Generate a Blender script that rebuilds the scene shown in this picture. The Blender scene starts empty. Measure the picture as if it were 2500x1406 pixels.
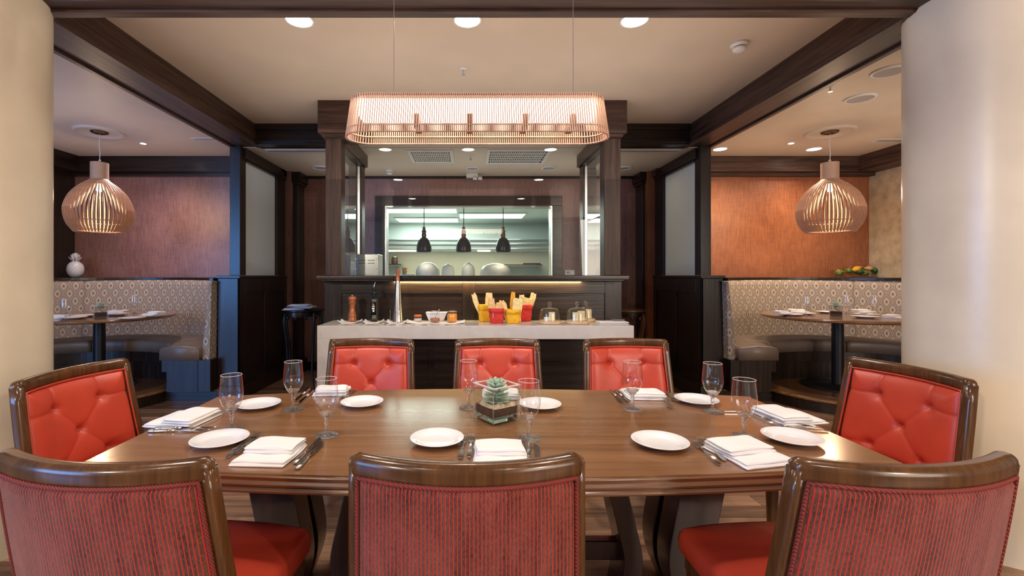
import bpy, bmesh, math, random
from mathutils import Vector, Matrix
random.seed(7)
PI = math.pi
C = bpy.context.scene.collection
sc = bpy.context.scene

# ------------------------------------------------------------------ camera, world, exposure, lights
H = 1.34                     # eye height
FP = 1111.0                  # focal length in pixels of the 2500 px wide frame
cam_d = bpy.data.cameras.new('camera'); cam = bpy.data.objects.new('camera', cam_d); C.objects.link(cam)
cam.location = (0, 0, H); cam.rotation_euler = (PI/2, 0, 0)
cam_d.sensor_width = 36; cam_d.lens = 36*FP/2500; cam_d.shift_x = 0.042; cam_d.shift_y = -0.0124
cam_d.clip_start = 0.05; cam_d.clip_end = 100
sc.camera = cam
sc.view_settings.view_transform = 'Standard'; sc.view_settings.look = 'None'
sc.view_settings.gamma = 1; sc.view_settings.use_curve_mapping = False
sc.view_settings.exposure = 0.22
try:
    sc.cycles.use_denoising = True
    sc.cycles.max_bounces = 8; sc.cycles.transparent_max_bounces = 24
    sc.cycles.transmission_bounces = 8; sc.cycles.glossy_bounces = 4; sc.cycles.diffuse_bounces = 4
    sc.cycles.caustics_reflective = False; sc.cycles.caustics_refractive = False
    sc.cycles.sample_clamp_indirect = 4
except Exception: pass
w = bpy.data.worlds.new('world'); sc.world = w; w.use_nodes = True
w.node_tree.nodes['Background'].inputs[0].default_value = (0.78, 0.68, 0.58, 1)
w.node_tree.nodes['Background'].inputs[1].default_value = 0.28

def lamp(kind, name, loc, power, color, to=None, size=0.1, size_y=None, spot=None, blend=0.6):
    d = bpy.data.lights.new(name, kind); d.energy = power; d.color = color
    if kind == 'AREA':
        if size_y: d.shape = 'RECTANGLE'; d.size = size; d.size_y = size_y
        else: d.shape = 'DISK'; d.size = size
    elif kind == 'SPOT':
        d.shadow_soft_size = size; d.spot_size = spot; d.spot_blend = blend
    else: d.shadow_soft_size = size
    if name == 'pendant_light' or (name == 'window_and_fill_light' and loc[0] > 0): d.specular_factor = 0.35 if loc[0] > 1 or name == 'pendant_light' else 0.0
    o = bpy.data.objects.new(name, d); C.objects.link(o); o.location = loc
    if to is not None:
        o.rotation_euler = (Vector(to)-Vector(loc)).to_track_quat('-Z', 'Y').to_euler()
    return o
CZ, SZ, RZ = 2.96, 2.90, 2.74     # ceiling heights: middle, side booths, rear
WARM = (1.0, 0.80, 0.58); NEU = (1.0, 0.90, 0.78)
# bluish daylight from the window behind left, then added warm fill
lamp('AREA', 'window_and_fill_light', (-6.6, -2.6, 1.7), 260, (0.16, 0.42, 1.0), (-2.2, 4.8, 1.1), 3.6, 2.2)
lamp('AREA', 'window_and_fill_light', (4.5, -3.4, 1.9), 110, (1.0, 0.86, 0.74), (1.0, 3.0, 1.0), 3.0, 2.0)  # added warm fill from the right, not a window
for x_ in (-3.3, 3.4):
    lamp('SPOT', 'front_fill_spot', (x_, -2.6, 2.85), 260, (1.0, 0.86, 0.70), (x_*0.15, 3.2, 0.9), 0.07, spot=2.0, blend=1.0)  # added fill spots behind the camera that brighten the columns
DOWN = [(-1.076, 2.885, CZ), (-0.01, 2.885, CZ), (1.05, 2.885, CZ), (-1.2, 1.04, CZ), (1.18, 1.04, CZ), (-1.2, -0.87, CZ), (1.1, -0.87, CZ)]
for (x, y, z) in DOWN:
    lamp('SPOT', 'downlight_light', (x, y, z-0.03), 60, NEU, (x, y, 0), 0.08, spot=2.5, blend=1.0)
BOOTH = [(-3.85, 5.38, 0.03, 60), (3.80, 5.37, 0.03, 46), (4.26, 5.62, 0.075, 62), (3.10, 5.62, 0.075, 62)]
for (x, y, r, p) in BOOTH:
    lamp('SPOT', 'booth_downlight_light', (x, y, SZ-0.03), p, (1.0, .86, .90) if x < 0 else WARM, (x, y+0.12, 0), r, spot=2.4, blend=1.0)
KP = [(-0.98, 9.1, 1.45, .80), (0.50, 10.0, 1.40, .80), (-0.98, 10.75, 1.42, .75)]     # kitchen ceiling panels
KZ = 2.66
for (x, y, sx, sy) in KP:
    lamp('AREA', 'kitchen_panel_light', (x, y, KZ-0.03), 42, (0.82, 1.0, 0.90), (x, y, 0), sx, sy)
# upward fill lamps added to brighten the ceilings, no fixtures there
lamp('AREA', 'ceiling_fill', (0.0, 3.3, 2.25), 16, (1.0, 0.90, 0.78), (0.0, 3.3, 5), 3.6, 2.2)
lamp('AREA', 'ceiling_fill', (-4.0, 4.3, 2.05), 8, (0.74, 0.74, 1.0), (-4.0, 4.3, 5), 2.2, 2.6)
lamp('AREA', 'ceiling_fill', (4.0, 4.3, 2.05), 8, (1.0, 0.86, 0.70), (4.0, 4.3, 5), 2.2, 2.6)
lamp('AREA', 'ceiling_fill', (0.0, 5.75, 2.15), 7, (1.0, 0.93, 0.84), (0.0, 5.75, 5), 3.6, 1.0)
lamp('AREA', 'led_strip_light', (0.18, 4.305, 1.28), 9, (1.0, 0.74, 0.34), (0.18, 4.50, 1.10), 1.8, 0.02)

# ------------------------------------------------------------------ helpers
def at(px, py, h):
    """photo reading on a horizontal plane of height h -> world x, y"""
    y = FP*(H-h)/(py-672.0)
    return (px-1145.0)*y/FP, y

class MB:
    def __init__(s): s.bm = bmesh.new()
    def box(s, x0, x1, y0, y1, z0, z1, M=None):
        v = [s.bm.verts.new(p) for p in ((x0,y0,z0),(x1,y0,z0),(x1,y1,z0),(x0,y1,z0),(x0,y0,z1),(x1,y0,z1),(x1,y1,z1),(x0,y1,z1))]
        for f in ((3,2,1,0),(4,5,6,7),(0,1,5,4),(1,2,6,5),(2,3,7,6),(3,0,4,7)): s.bm.faces.new([v[i] for i in f])
        if M is not None: bmesh.ops.transform(s.bm, matrix=M, verts=v)
        return s
    def lathe(s, prof, n=32, c=(0,0,0), close=False, M=None):
        rings = []; allv = []
        for (r, z) in prof:
            if r < 1e-5: ring = [s.bm.verts.new((c[0], c[1], c[2]+z))]
            else: ring = [s.bm.verts.new((c[0]+r*math.cos(2*PI*k/n), c[1]+r*math.sin(2*PI*k/n), c[2]+z)) for k in range(n)]
            rings.append(ring); allv += ring
        if close: rings.append(rings[0])
        for a, b in zip(rings, rings[1:]):
            for k in range(n):
                k2 = (k+1) % n
                if len(a) == 1 and len(b) == 1: continue
                if len(a) == 1: s.bm.faces.new((a[0], b[k2], b[k]))
                elif len(b) == 1: s.bm.faces.new((a[k], a[k2], b[0]))
                else: s.bm.faces.new((a[k], a[k2], b[k2], b[k]))
        if M is not None: bmesh.ops.transform(s.bm, matrix=M, verts=allv)
        return s
    def tube(s, pts, r, n=8, closed=False):
        pts = [Vector(p) for p in pts]; N = len(pts); rings = []
        up0 = None
        for i, p in enumerate(pts):
            a = pts[i-1] if (i > 0 or closed) else p; b = pts[(i+1) % N] if (i < N-1 or closed) else p
            t = (b-a).normalized()
            if up0 is None:
                up0 = Vector((0,0,1)) if abs(t.z) < 0.9 else Vector((1,0,0))
            side = t.cross(up0)
            if side.length < 1e-4: side = t.orthogonal()
            side.normalize(); up = side.cross(t).normalized(); up0 = up
            rr = r[i] if isinstance(r, (list, tuple)) else r
            rings.append([s.bm.verts.new(p+side*rr*math.cos(2*PI*k/n)+up*rr*math.sin(2*PI*k/n)) for k in range(n)])
        pairs = list(zip(rings, rings[1:]))
        if closed: pairs.append((rings[-1], rings[0]))
        for a, b in pairs:
            for k in range(n): s.bm.faces.new((a[k], a[(k+1) % n], b[(k+1) % n], b[k]))
        if not closed:
            s.bm.faces.new(list(reversed(rings[0]))); s.bm.faces.new(rings[-1])
        return s
    def sweep(s, sections, closed=False, cap=True):
        """list of equally long closed loops of points"""
        rings = [[s.bm.verts.new(p) for p in sec] for sec in sections]; n = len(rings[0])
        pairs = list(zip(rings, rings[1:]))
        if closed: pairs.append((rings[-1], rings[0]))
        for a, b in pairs:
            for k in range(n): s.bm.faces.new((a[k], a[(k+1) % n], b[(k+1) % n], b[k]))
        if cap and not closed:
            s.bm.faces.new(list(reversed(rings[0]))); s.bm.faces.new(rings[-1])
        return s
    def grid(s, fn, nu, nv, u0=0, u1=1, v0=0, v1=1, uv=None):
        P = [[s.bm.verts.new(fn(u0+(u1-u0)*i/nu, v0+(v1-v0)*j/nv)) for i in range(nu+1)] for j in range(nv+1)]
        lay = s.bm.loops.layers.uv.verify() if uv else None
        for j in range(nv):
            for i in range(nu):
                f = s.bm.faces.new((P[j][i], P[j][i+1], P[j+1][i+1], P[j+1][i]))
                if uv:
                    for lp, (a, b) in zip(f.loops, ((i,j),(i+1,j),(i+1,j+1),(i,j+1))):
                        lp[lay].uv = uv(u0+(u1-u0)*a/nu, v0+(v1-v0)*b/nv)
        return s
    def prism(s, poly, z0, z1, M=None):
        a = [s.bm.verts.new((p[0], p[1], z0)) for p in poly]; b = [s.bm.verts.new((p[0], p[1], z1)) for p in poly]
        n = len(poly)
        s.bm.faces.new(list(reversed(a))); s.bm.faces.new(b)
        for k in range(n): s.bm.faces.new((a[k], a[(k+1) % n], b[(k+1) % n], b[k]))
        if M is not None: bmesh.ops.transform(s.bm, matrix=M, verts=a+b)
        return s
    def build(s, name, mat, parent=None, smooth=False, bevel=0, seg=2, subsurf=0, loc=None, label=None, recalc=True):
        if recalc: bmesh.ops.recalc_face_normals(s.bm, faces=s.bm.faces)
        me = bpy.data.meshes.new(name); s.bm.to_mesh(me); s.bm.free()
        if smooth:
            for p in me.polygons: p.use_smooth = True
        if isinstance(mat, (list, tuple)):
            for m in mat: me.materials.append(m)
        else: me.materials.append(mat)
        o = bpy.data.objects.new(name, me); C.objects.link(o)
        if parent is not None: o.parent = parent
        if loc is not None: o.location = loc
        if bevel:
            b = o.modifiers.new('bevel', 'BEVEL'); b.width = bevel; b.segments = seg; b.limit_method = 'ANGLE'; b.angle_limit = 0.7
            if not smooth:
                for p in me.polygons: p.use_smooth = True
                wn = o.modifiers.new('wn', 'WEIGHTED_NORMAL')
        if subsurf:
            m = o.modifiers.new('sub', 'SUBSURF'); m.levels = subsurf; m.render_levels = subsurf
        if label: o['label'] = label
        return o

def tag(o, label, cat, group=None, kind=None):
    o['label'] = label; o['category'] = cat
    if group: o['group'] = group
    if kind: o['kind'] = kind
    return o
def struct(o, label=None):
    o['kind'] = 'structure'
    if label: o['label'] = label
    return o
def thing(name, label, cat, loc=(0,0,0), rz=0, group=None, kind=None):
    o = bpy.data.objects.new(name, None); C.objects.link(o); o.empty_display_size = 0.1
    o.location = loc; o.rotation_euler = (0, 0, rz)
    return tag(o, label, cat, group, kind)
def dup(root, loc=None, rz=None, label=None, group=None, scale=None):
    r = root.copy(); C.objects.link(r)
    if loc is not None: r.location = loc
    if rz is not None: r.rotation_euler = (0, 0, rz)
    if label: r['label'] = label
    if group: r['group'] = group
    if scale: r.scale = (scale,)*3 if not isinstance(scale, (tuple, list)) else scale
    for ch in list(root.children):
        c = ch.copy(); C.objects.link(c); c.parent = r
        for g in list(ch.children):
            d = g.copy(); C.objects.link(d); d.parent = c
    return r
def catmull(P, n=6, closed=False):
    P = [Vector(p) for p in P]; out = []; N = len(P)
    for i in range(N if closed else N-1):
        p0 = P[(i-1) % N] if (closed or i > 0) else P[0]; p1 = P[i]; p2 = P[(i+1) % N]
        p3 = P[(i+2) % N] if (closed or i < N-2) else P[-1]
        for k in range(n):
            t = k/n
            out.append(0.5*((2*p1)+(-p0+p2)*t+(2*p0-5*p1+4*p2-p3)*t*t+(-p0+3*p1-3*p2+p3)*t**3))
    if not closed: out.append(P[-1])
    return out
def prof2(P, n=5):
    return [(max(0.0, p.x), p.y) for p in catmull([(a, b, 0) for a, b in P], n)]

# ------------------------------------------------------------------ materials
class NT:
    def __init__(s, name):
        s.m = bpy.data.materials.new(name); s.m.use_nodes = True; s.t = s.m.node_tree
        s.b = s.t.nodes['Principled BSDF']; s.out = s.t.nodes['Material Output']
    def n(s, typ, **kw):
        x = s.t.nodes.new(typ)
        for k, v in kw.items():
            if k.startswith('i_'): 
                key = k[2:]; key = int(key) if key.isdigit() else key
                x.inputs[key].default_value = v
            else: setattr(x, k, v)
        return x
    def l(s, a, b): s.t.links.new(a, b)
    def math(s, op, a, b=None, clamp=False):
        x = s.t.nodes.new('ShaderNodeMath'); x.operation = op; x.use_clamp = clamp
        for i, v in enumerate((a, b)):
            if v is None: continue
            if isinstance(v, (int, float)): x.inputs[i].default_value = v
            else: s.l(v, x.inputs[i])
        return x.outputs[0]
    def ramp(s, fac, stops):
        r = s.t.nodes.new('ShaderNodeValToRGB'); e = r.color_ramp.elements
        while len(e) < len(stops): e.new(0.5)
        for k, (p, c) in enumerate(stops): e[k].position = p; e[k].color = (*c, 1)
        s.l(fac, r.inputs[0]); return r.outputs[0]
    def bump(s, h, strength=0.2, dist=0.01):
        b = s.t.nodes.new('ShaderNodeBump'); b.inputs['Strength'].default_value = strength; b.inputs['Distance'].default_value = dist
        s.l(h, b.inputs['Height']); s.l(b.outputs[0], s.b.inputs['Normal'])
    def set(s, **kw):
        for k, v in kw.items(): s.b.inputs[k.replace('_', ' ')].default_value = v
        return s

def plain(name, col, rough=0.5, metal=0, spec=0.5, **kw):
    t = NT(name); t.set(Base_Color=(*col, 1), Roughness=rough, Metallic=metal, **kw)
    t.b.inputs['Specular IOR Level'].default_value = spec
    return t.m
def emis(name, col, s):
    t = NT(name); t.set(Base_Color=(*col, 1)); t.b.inputs['Emission Color'].default_value = (*col, 1); t.b.inputs['Emission Strength'].default_value = s
    return t.m
def wood(name, c0, c1, axis='x', rough=0.4, scale=1.0, coat=0.0, bump=0.15, spec=0.5, rnd=0.0, ringy=False):
    t = NT(name); tc = t.n('ShaderNodeTexCoord'); mp = t.n('ShaderNodeMapping')
    sc_ = {'x': (1.2, 26, 26), 'y': (26, 1.2, 26), 'z': (26, 26, 1.2)}[axis]
    mp.inputs['Scale'].default_value = tuple(v*scale for v in sc_)
    src = tc.outputs['Object']
    oi = t.n('ShaderNodeObjectInfo')
    if rnd:
        ad = t.n('ShaderNodeVectorMath', operation='ADD'); cb = t.n('ShaderNodeCombineXYZ')
        q = t.math('MULTIPLY', oi.outputs['Random'], 37.0)
        for k in range(3): t.l(q, cb.inputs[k])
        t.l(src, ad.inputs[0]); t.l(cb.outputs[0], ad.inputs[1]); src = ad.outputs[0]
    t.l(src, mp.inputs[0])
    n1 = t.n('ShaderNodeTexNoise', i_Scale=1.0, i_Detail=6.0, i_Roughness=0.62, i_Distortion=0.35)
    t.l(mp.outputs[0], n1.inputs['Vector'])
    mp2 = t.n('ShaderNodeMapping'); mp2.inputs['Scale'].default_value = tuple(v*scale*4 for v in sc_); t.l(src, mp2.inputs[0])
    n2 = t.n('ShaderNodeTexNoise', i_Scale=1.0, i_Detail=3.0, i_Roughness=0.6); t.l(mp2.outputs[0], n2.inputs['Vector'])
    f = t.math('ADD', t.math('MULTIPLY', n1.outputs[0], 0.7), t.math('MULTIPLY', n2.outputs[0], 0.3))
    if rnd: f = t.math('ADD', f, t.math('MULTIPLY', t.math('SUBTRACT', oi.outputs['Random'], 0.5), rnd))
    t.l(t.ramp(f, [(0.33, c0), (0.68, c1)]), t.b.inputs['Base Color'])
    t.set(Roughness=rough); t.b.inputs['Specular IOR Level'].default_value = spec
    t.b.inputs['Coat Weight'].default_value = coat; t.b.inputs['Coat Roughness'].default_value = 0.12
    if bump: t.bump(f, bump, 0.004)
    return t.m
DK0, DK1 = (0.005, 0.003, 0.0024), (0.031, 0.018, 0.013)
M = {}
for ax in 'xyz': M['dark_'+ax] = wood('dark_stained_oak_'+ax, DK0, DK1, ax, 0.28, 1.0, 0.0, 0.35, 0.45)
BM0, BM1 = (0.016, 0.008, 0.006), (0.11, 0.058, 0.040)
for ax in 'xyz': M['beam_'+ax] = wood('brown_oak_beam_'+ax, BM0, BM1, ax, 0.42, 1.0, 0.0, 0.4, 0.28)
M['table'] = wood('walnut_table_top', (0.165, 0.074, 0.030), (0.285, 0.140, 0.062), 'x', 0.22, 0.8, 0.55, 0.02, 0.5)
M['table'].node_tree.nodes['Principled BSDF'].inputs['Coat Roughness'].default_value = 0.16
M['table_edge'] = wood('walnut_edge', (0.11, 0.040, 0.014), (0.20, 0.085, 0.034), 'x', 0.25, 0.8, 0.7, 0.0)
M['table_base'] = wood('dark_red_pedestal_wood', (0.016, 0.005, 0.004), (0.05, 0.013, 0.009), 'z', 0.28, 1.0, 0.3, 0.0)
M['chair'] = wood('chair_walnut', (0.050, 0.020, 0.007), (0.14, 0.060, 0.020), 'z', 0.24, 0.9, 0.30, 0.0, 0.4)
M['floor'] = wood('floor_plank', (0.10, 0.046, 0.026), (0.42, 0.235, 0.135), 'x', 0.34, 0.8, 0.15, 0.05, 0.5, rnd=0.28)
M['nosing'] = wood('light_oak_nosing', (0.12, 0.055, 0.02), (0.32, 0.16, 0.065), 'x', 0.3, 1.0, 0.3, 0.02)
M['pale_wood'] = wood('pale_board_wood', (0.45, 0.28, 0.14), (0.70, 0.50, 0.30), 'x', 0.5, 1.5, 0, 0.02)
M['mill'] = wood('cherry_mill_wood', (0.24, 0.06, 0.016), (0.48, 0.15, 0.045), 'z', 0.28, 1.5, 0.5, 0.0)
M['slat'] = wood('birch_slat', (0.34, 0.20, 0.13), (0.56, 0.37, 0.26), 'z', 0.5, 1.0, 0, 0.0)
M['slat2'] = wood('pale_birch_lamp_slat', (0.50, 0.31, 0.22), (0.72, 0.50, 0.38), 'z', 0.5, 1.0, 0, 0.0)

def paint(name, col, rough=0.6, nz=0.03, sc_=3.0, bump=0.02, spec=0.3):
    t = NT(name); tc = t.n('ShaderNodeTexCoord'); n = t.n('ShaderNodeTexNoise', i_Scale=sc_, i_Detail=4.0)
    t.l(tc.outputs['Object'], n.inputs['Vector'])
    a = tuple(max(0, c*(1-nz*3)) for c in col); b = tuple(min(1, c*(1+nz*3)) for c in col)
    t.l(t.ramp(n.outputs[0], [(0.35, a), (0.65, b)]), t.b.inputs['Base Color'])
    t.set(Roughness=rough); t.b.inputs['Specular IOR Level'].default_value = spec
    if bump:
        n2 = t.n('ShaderNodeTexNoise', i_Scale=140.0, i_Detail=2.0); t.l(tc.outputs['Object'], n2.inputs['Vector']); t.bump(n2.outputs[0], bump*4, 0.002)
    return t.m
M['ceiling'] = paint('ceiling_paint', (0.63, 0.53, 0.43), 0.5, 0.02, 1.2)
M['column'] = paint('column_plaster', (0.76, 0.68, 0.53), 0.30, 0.03, 2.0, 0.03, 0.5)
M['cream'] = paint('cream_wallpaper', (0.50, 0.40, 0.26), 0.45, 0.06, 9.0, 0.05)
M['kitchen'] = paint('kitchen_white', (0.62, 0.66, 0.62), 0.4, 0.01, 2)
M['white_plastic'] = paint('white_plastic', (0.72, 0.70, 0.68), 0.35, 0.01, 5, 0)
M['black'] = plain('black_metal', (0.010, 0.010, 0.013), 0.38, 0.2)
M['steel'] = plain('brushed_steel', (0.62, 0.63, 0.63), 0.26, 1.0)
M['hood'] = plain('kitchen_hood_steel', (0.60, 0.63, 0.60), 0.35, 0.7)
M['cutlery'] = plain('polished_cutlery_steel', (0.80, 0.79, 0.78), 0.12, 1.0)
M['bronze'] = plain('bronze_canopy', (0.16, 0.09, 0.05), 0.25, 0.9)
M['china'] = plain('white_china', (0.80, 0.79, 0.82), 0.12, 0, 0.5); M['china'].node_tree.nodes['Principled BSDF'].inputs['Coat Weight'].default_value = 0.4
M['pineapple'] = plain('white_glazed_ceramic', (0.66, 0.66, 0.68), 0.18, 0, 0.6)

def wallpaper(name, c0, c1, rough=0.42):
    t = NT(name); tc = t.n('ShaderNodeTexCoord')
    def nz(scale, s, d=3.0):
        mp = t.n('ShaderNodeMapping'); mp.inputs['Scale'].default_value = scale; t.l(tc.outputs['Object'], mp.inputs[0])
        n = t.n('ShaderNodeTexNoise', i_Scale=s, i_Detail=d, i_Roughness=0.65); t.l(mp.outputs[0], n.inputs['Vector']); return n.outputs[0]
    v = nz((90, 90, 6), 1.0); h = nz((7, 7, 70), 1.0); big = nz((1, 1, 1), 1.6)
    f = t.math('ADD', t.math('ADD', t.math('MULTIPLY', v, 0.45), t.math('MULTIPLY', h, 0.18)), t.math('MULTIPLY', big, 0.37))
    t.l(t.ramp(f, [(0.38, c0), (0.62, c1)]), t.b.inputs['Base Color'])
    t.set(Roughness=rough); t.b.inputs['Specular IOR Level'].default_value = 0.75
    t.bump(f, 0.35, 0.004); return t.m
M['rust'] = wallpaper('rust_grasscloth', (0.19, 0.054, 0.020), (0.40, 0.135, 0.052))
M['rust_blue_lit'] = wallpaper('rust_grasscloth_blue_lit', (0.16, 0.068, 0.055), (0.33, 0.165, 0.135))  # same rust grasscloth, bluish window light worked into its colour

def leather(name, col, rough=0.38, scale=260):
    t = NT(name); tc = t.n('ShaderNodeTexCoord')
    n = t.n('ShaderNodeTexNoise', i_Scale=5.0, i_Detail=3.0); t.l(tc.outputs['Object'], n.inputs['Vector'])
    t.l(t.ramp(n.outputs[0], [(0.3, tuple(c*0.88 for c in col)), (0.7, tuple(c*1.1 for c in col))]), t.b.inputs['Base Color'])
    vr = t.n('ShaderNodeTexVoronoi', i_Scale=float(scale)); t.l(tc.outputs['Object'], vr.inputs['Vector'])
    t.set(Roughness=rough); t.bump(vr.outputs['Distance'], 0.06, 0.001); return t.m
M['red'] = leather('red_leather', (0.53, 0.058, 0.029), 0.40)
M['taupe'] = leather('taupe_leather', (0.165, 0.122, 0.095), 0.42)
def stripes():
    t = NT('striped_red_chenille'); tc = t.n('ShaderNodeTexCoord'); sx = t.n('ShaderNodeSeparateXYZ'); t.l(tc.outputs['UV'], sx.inputs[0])
    mp = t.n('ShaderNodeMapping'); mp.inputs['Scale'].default_value = (260, 90, 1); t.l(tc.outputs['UV'], mp.inputs[0])
    fz = t.n('ShaderNodeTexNoise', i_Scale=1.0, i_Detail=3.0, i_Roughness=0.7); t.l(mp.outputs[0], fz.inputs['Vector'])
    mp3 = t.n('ShaderNodeMapping'); mp3.inputs['Scale'].default_value = (28, 5, 1); t.l(tc.outputs['UV'], mp3.inputs[0])
    pt = t.n('ShaderNodeTexNoise', i_Scale=1.0, i_Detail=4.0, i_Roughness=0.6); t.l(mp3.outputs[0], pt.inputs['Vector'])
    ph = t.math('ADD', t.math('MULTIPLY', sx.outputs[0], 1/0.0088), t.math('MULTIPLY', fz.outputs[0], 0.30))
    s = t.math('ABSOLUTE', t.math('SUBTRACT', t.math('FRACT', ph), 0.5))       # 0..0.5
    line = t.math('MULTIPLY', t.math('SUBTRACT', s, 0.33), 10.0, True)
    brown = t.ramp(t.math('ADD', t.math('MULTIPLY', fz.outputs[0], 0.5), t.math('MULTIPLY', pt.outputs[0], 0.5)), [(0.36, (0.045, 0.016, 0.012)), (0.64, (0.24, 0.085, 0.062))])
    mx = t.n('ShaderNodeMix', data_type='RGBA'); t.l(line, mx.inputs[0]); t.l(brown, mx.inputs[6]); mx.inputs[7].default_value = (0.56, 0.036, 0.020, 1)
    t.l(mx.outputs[2], t.b.inputs['Base Color']); t.set(Roughness=0.8); t.b.inputs['Specular IOR Level'].default_value = 0.2
    t.b.inputs['Sheen Weight'].default_value = 0.35; t.b.inputs['Sheen Roughness'].default_value = 0.4
    t.bump(t.math('SUBTRACT', fz.outputs[0], line), 0.35, 0.002); return t.m
M['stripe'] = stripes()
def cordm():
    t = NT('red_brown_twisted_cord'); tc = t.n('ShaderNodeTexCoord'); wv = t.n('ShaderNodeTexWave', i_Scale=75.0, i_Distortion=2.5); wv.bands_direction = 'DIAGONAL'
    t.l(tc.outputs['Object'], wv.inputs['Vector']); t.l(t.ramp(wv.outputs['Fac'], [(0.25, (0.09, 0.025, 0.02)), (0.75, (0.34, 0.03, 0.02))]), t.b.inputs['Base Color'])
    t.set(Roughness=0.8); t.bump(wv.outputs['Fac'], 0.5, 0.003); return t.m
M['cord'] = cordm()
def ogee():
    t = NT('ogee_banquette_fabric'); tc = t.n('ShaderNodeTexCoord'); sx = t.n('ShaderNodeSeparateXYZ'); t.l(tc.outputs['UV'], sx.inputs[0])
    s = t.math('DIVIDE', sx.outputs[0], 0.0575); i = t.math('FLOOR', s); fx = t.math('FRACT', s)
    ph = t.math('ADD', t.math('DIVIDE', sx.outputs[1], 0.185), t.math('MULTIPLY', i, 0.5))
    tt = t.math('SUBTRACT', fx, t.math('ADD', 0.5, t.math('MULTIPLY', t.math('COSINE', t.math('MULTIPLY', ph, 2*PI)), 0.40)))
    right = t.math('GREATER_THAN', tt, 0.0); at_ = t.math('ABSOLUTE', tt)
    a_ = t.math('ABSOLUTE', t.math('SUBTRACT', right, fx))
    fy = t.math('ABSOLUTE', t.math('SUBTRACT', t.math('FRACT', t.math('ADD', t.math('ADD', ph, 0.5), t.math('MULTIPLY', right, 0.5))), 0.5))
    stem = t.math('LESS_THAN', at_, 0.085)
    b1 = t.math('MULTIPLY', t.math('GREATER_THAN', at_, 0.20), t.math('LESS_THAN', at_, 0.335))
    d1 = t.math('LESS_THAN', t.math('ADD', t.math('DIVIDE', a_, 0.24), t.math('DIVIDE', fy, 0.12)), 1.0)
    nz = t.n('ShaderNodeTexNoise', i_Scale=400.0, i_Detail=2.0); t.l(tc.outputs['UV'], nz.inputs['Vector'])
    dark = t.math('MAXIMUM', b1, t.math('MULTIPLY', d1, 0.85))
    base = t.ramp(nz.outputs[0], [(0.3, (0.36, 0.295, 0.24)), (0.7, (0.52, 0.44, 0.365))])
    m1 = t.n('ShaderNodeMix', data_type='RGBA'); t.l(t.math('MULTIPLY', stem, 0.75), m1.inputs[0]); t.l(base, m1.inputs[6]); m1.inputs[7].default_value = (0.19, 0.125, 0.095, 1)
    m2 = t.n('ShaderNodeMix', data_type='RGBA'); t.l(t.math('MULTIPLY', dark, 0.88), m2.inputs[0]); t.l(m1.outputs[2], m2.inputs[6]); m2.inputs[7].default_value = (0.075, 0.048, 0.038, 1)
    t.l(m2.outputs[2], t.b.inputs['Base Color']); t.set(Roughness=0.65); t.bump(nz.outputs[0], 0.1, 0.001); return t.m
M['ogee'] = ogee()
def quartz():
    t = NT('pale_quartz'); tc = t.n('ShaderNodeTexCoord'); n = t.n('ShaderNodeTexNoise', i_Scale=6.0, i_Detail=8.0, i_Roughness=0.7, i_Distortion=1.2); t.l(tc.outputs['Object'], n.inputs['Vector'])
    t.l(t.ramp(n.outputs[0], [(0.27, (0.42, 0.38, 0.36)), (0.36, (0.58, 0.54, 0.51)), (0.7, (0.66, 0.62, 0.59))]), t.b.inputs['Base Color']); t.set(Roughness=0.14); return t.m
M['quartz'] = quartz()
def linen():
    t = NT('white_linen'); tc = t.n('ShaderNodeTexCoord'); n = t.n('ShaderNodeTexNoise', i_Scale=30.0, i_Detail=3.0); t.l(tc.outputs['Object'], n.inputs['Vector'])
    t.set(Base_Color=(0.78, 0.76, 0.77, 1), Roughness=0.85); t.bump(n.outputs[0], 0.25, 0.004); return t.m
M['linen'] = linen()
def thin_glass(name, tint=(1,1,1), ior=1.5, rough=0.0, extra=0.0):
    t = NT(name); t.t.nodes.remove(t.b)
    tr = t.n('ShaderNodeBsdfTransparent'); tr.inputs[0].default_value = (*tint, 1); gl = t.n('ShaderNodeBsdfGlossy', i_Roughness=rough); gl.inputs[0].default_value = (1,1,1,1)
    lw_ = t.n('ShaderNodeLayerWeight', i_Blend=0.5); mx = t.n('ShaderNodeMixShader')
    fr = t.math('ADD', t.math('MULTIPLY', t.math('POWER', lw_.outputs['Facing'], 4.0), ior), 0.04+extra, True)
    t.l(fr, mx.inputs[0]); t.l(tr.outputs[0], mx.inputs[1]); t.l(gl.outputs[0], mx.inputs[2]); t.l(mx.outputs[0], t.out.inputs[0]); return t.m
M['pane'] = thin_glass('clear_pane_glass', (0.93, 0.96, 0.95), 0.7, 0.0, 0.03)
M['bowl_glass'] = thin_glass('thin_stemware_glass', (0.975, 0.98, 0.985), 1.0, 0.02, 0.04)
M['jar_glass'] = thin_glass('jar_glass', (0.97, 0.985, 0.98), 0.85, 0.02, 0.02)
t = NT('solid_clear_glass'); t.set(Base_Color=(0.96, 0.98, 0.97, 1), Roughness=0.02, IOR=1.45); t.b.inputs['Transmission Weight'].default_value = 1.0; M['glass'] = t.m
t = NT('greenish_solid_glass'); t.set(Base_Color=(0.72, 0.92, 0.86, 1), Roughness=0.03, IOR=1.5); t.b.inputs['Transmission Weight'].default_value = 1.0; M['green_glass'] = t.m
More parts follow.
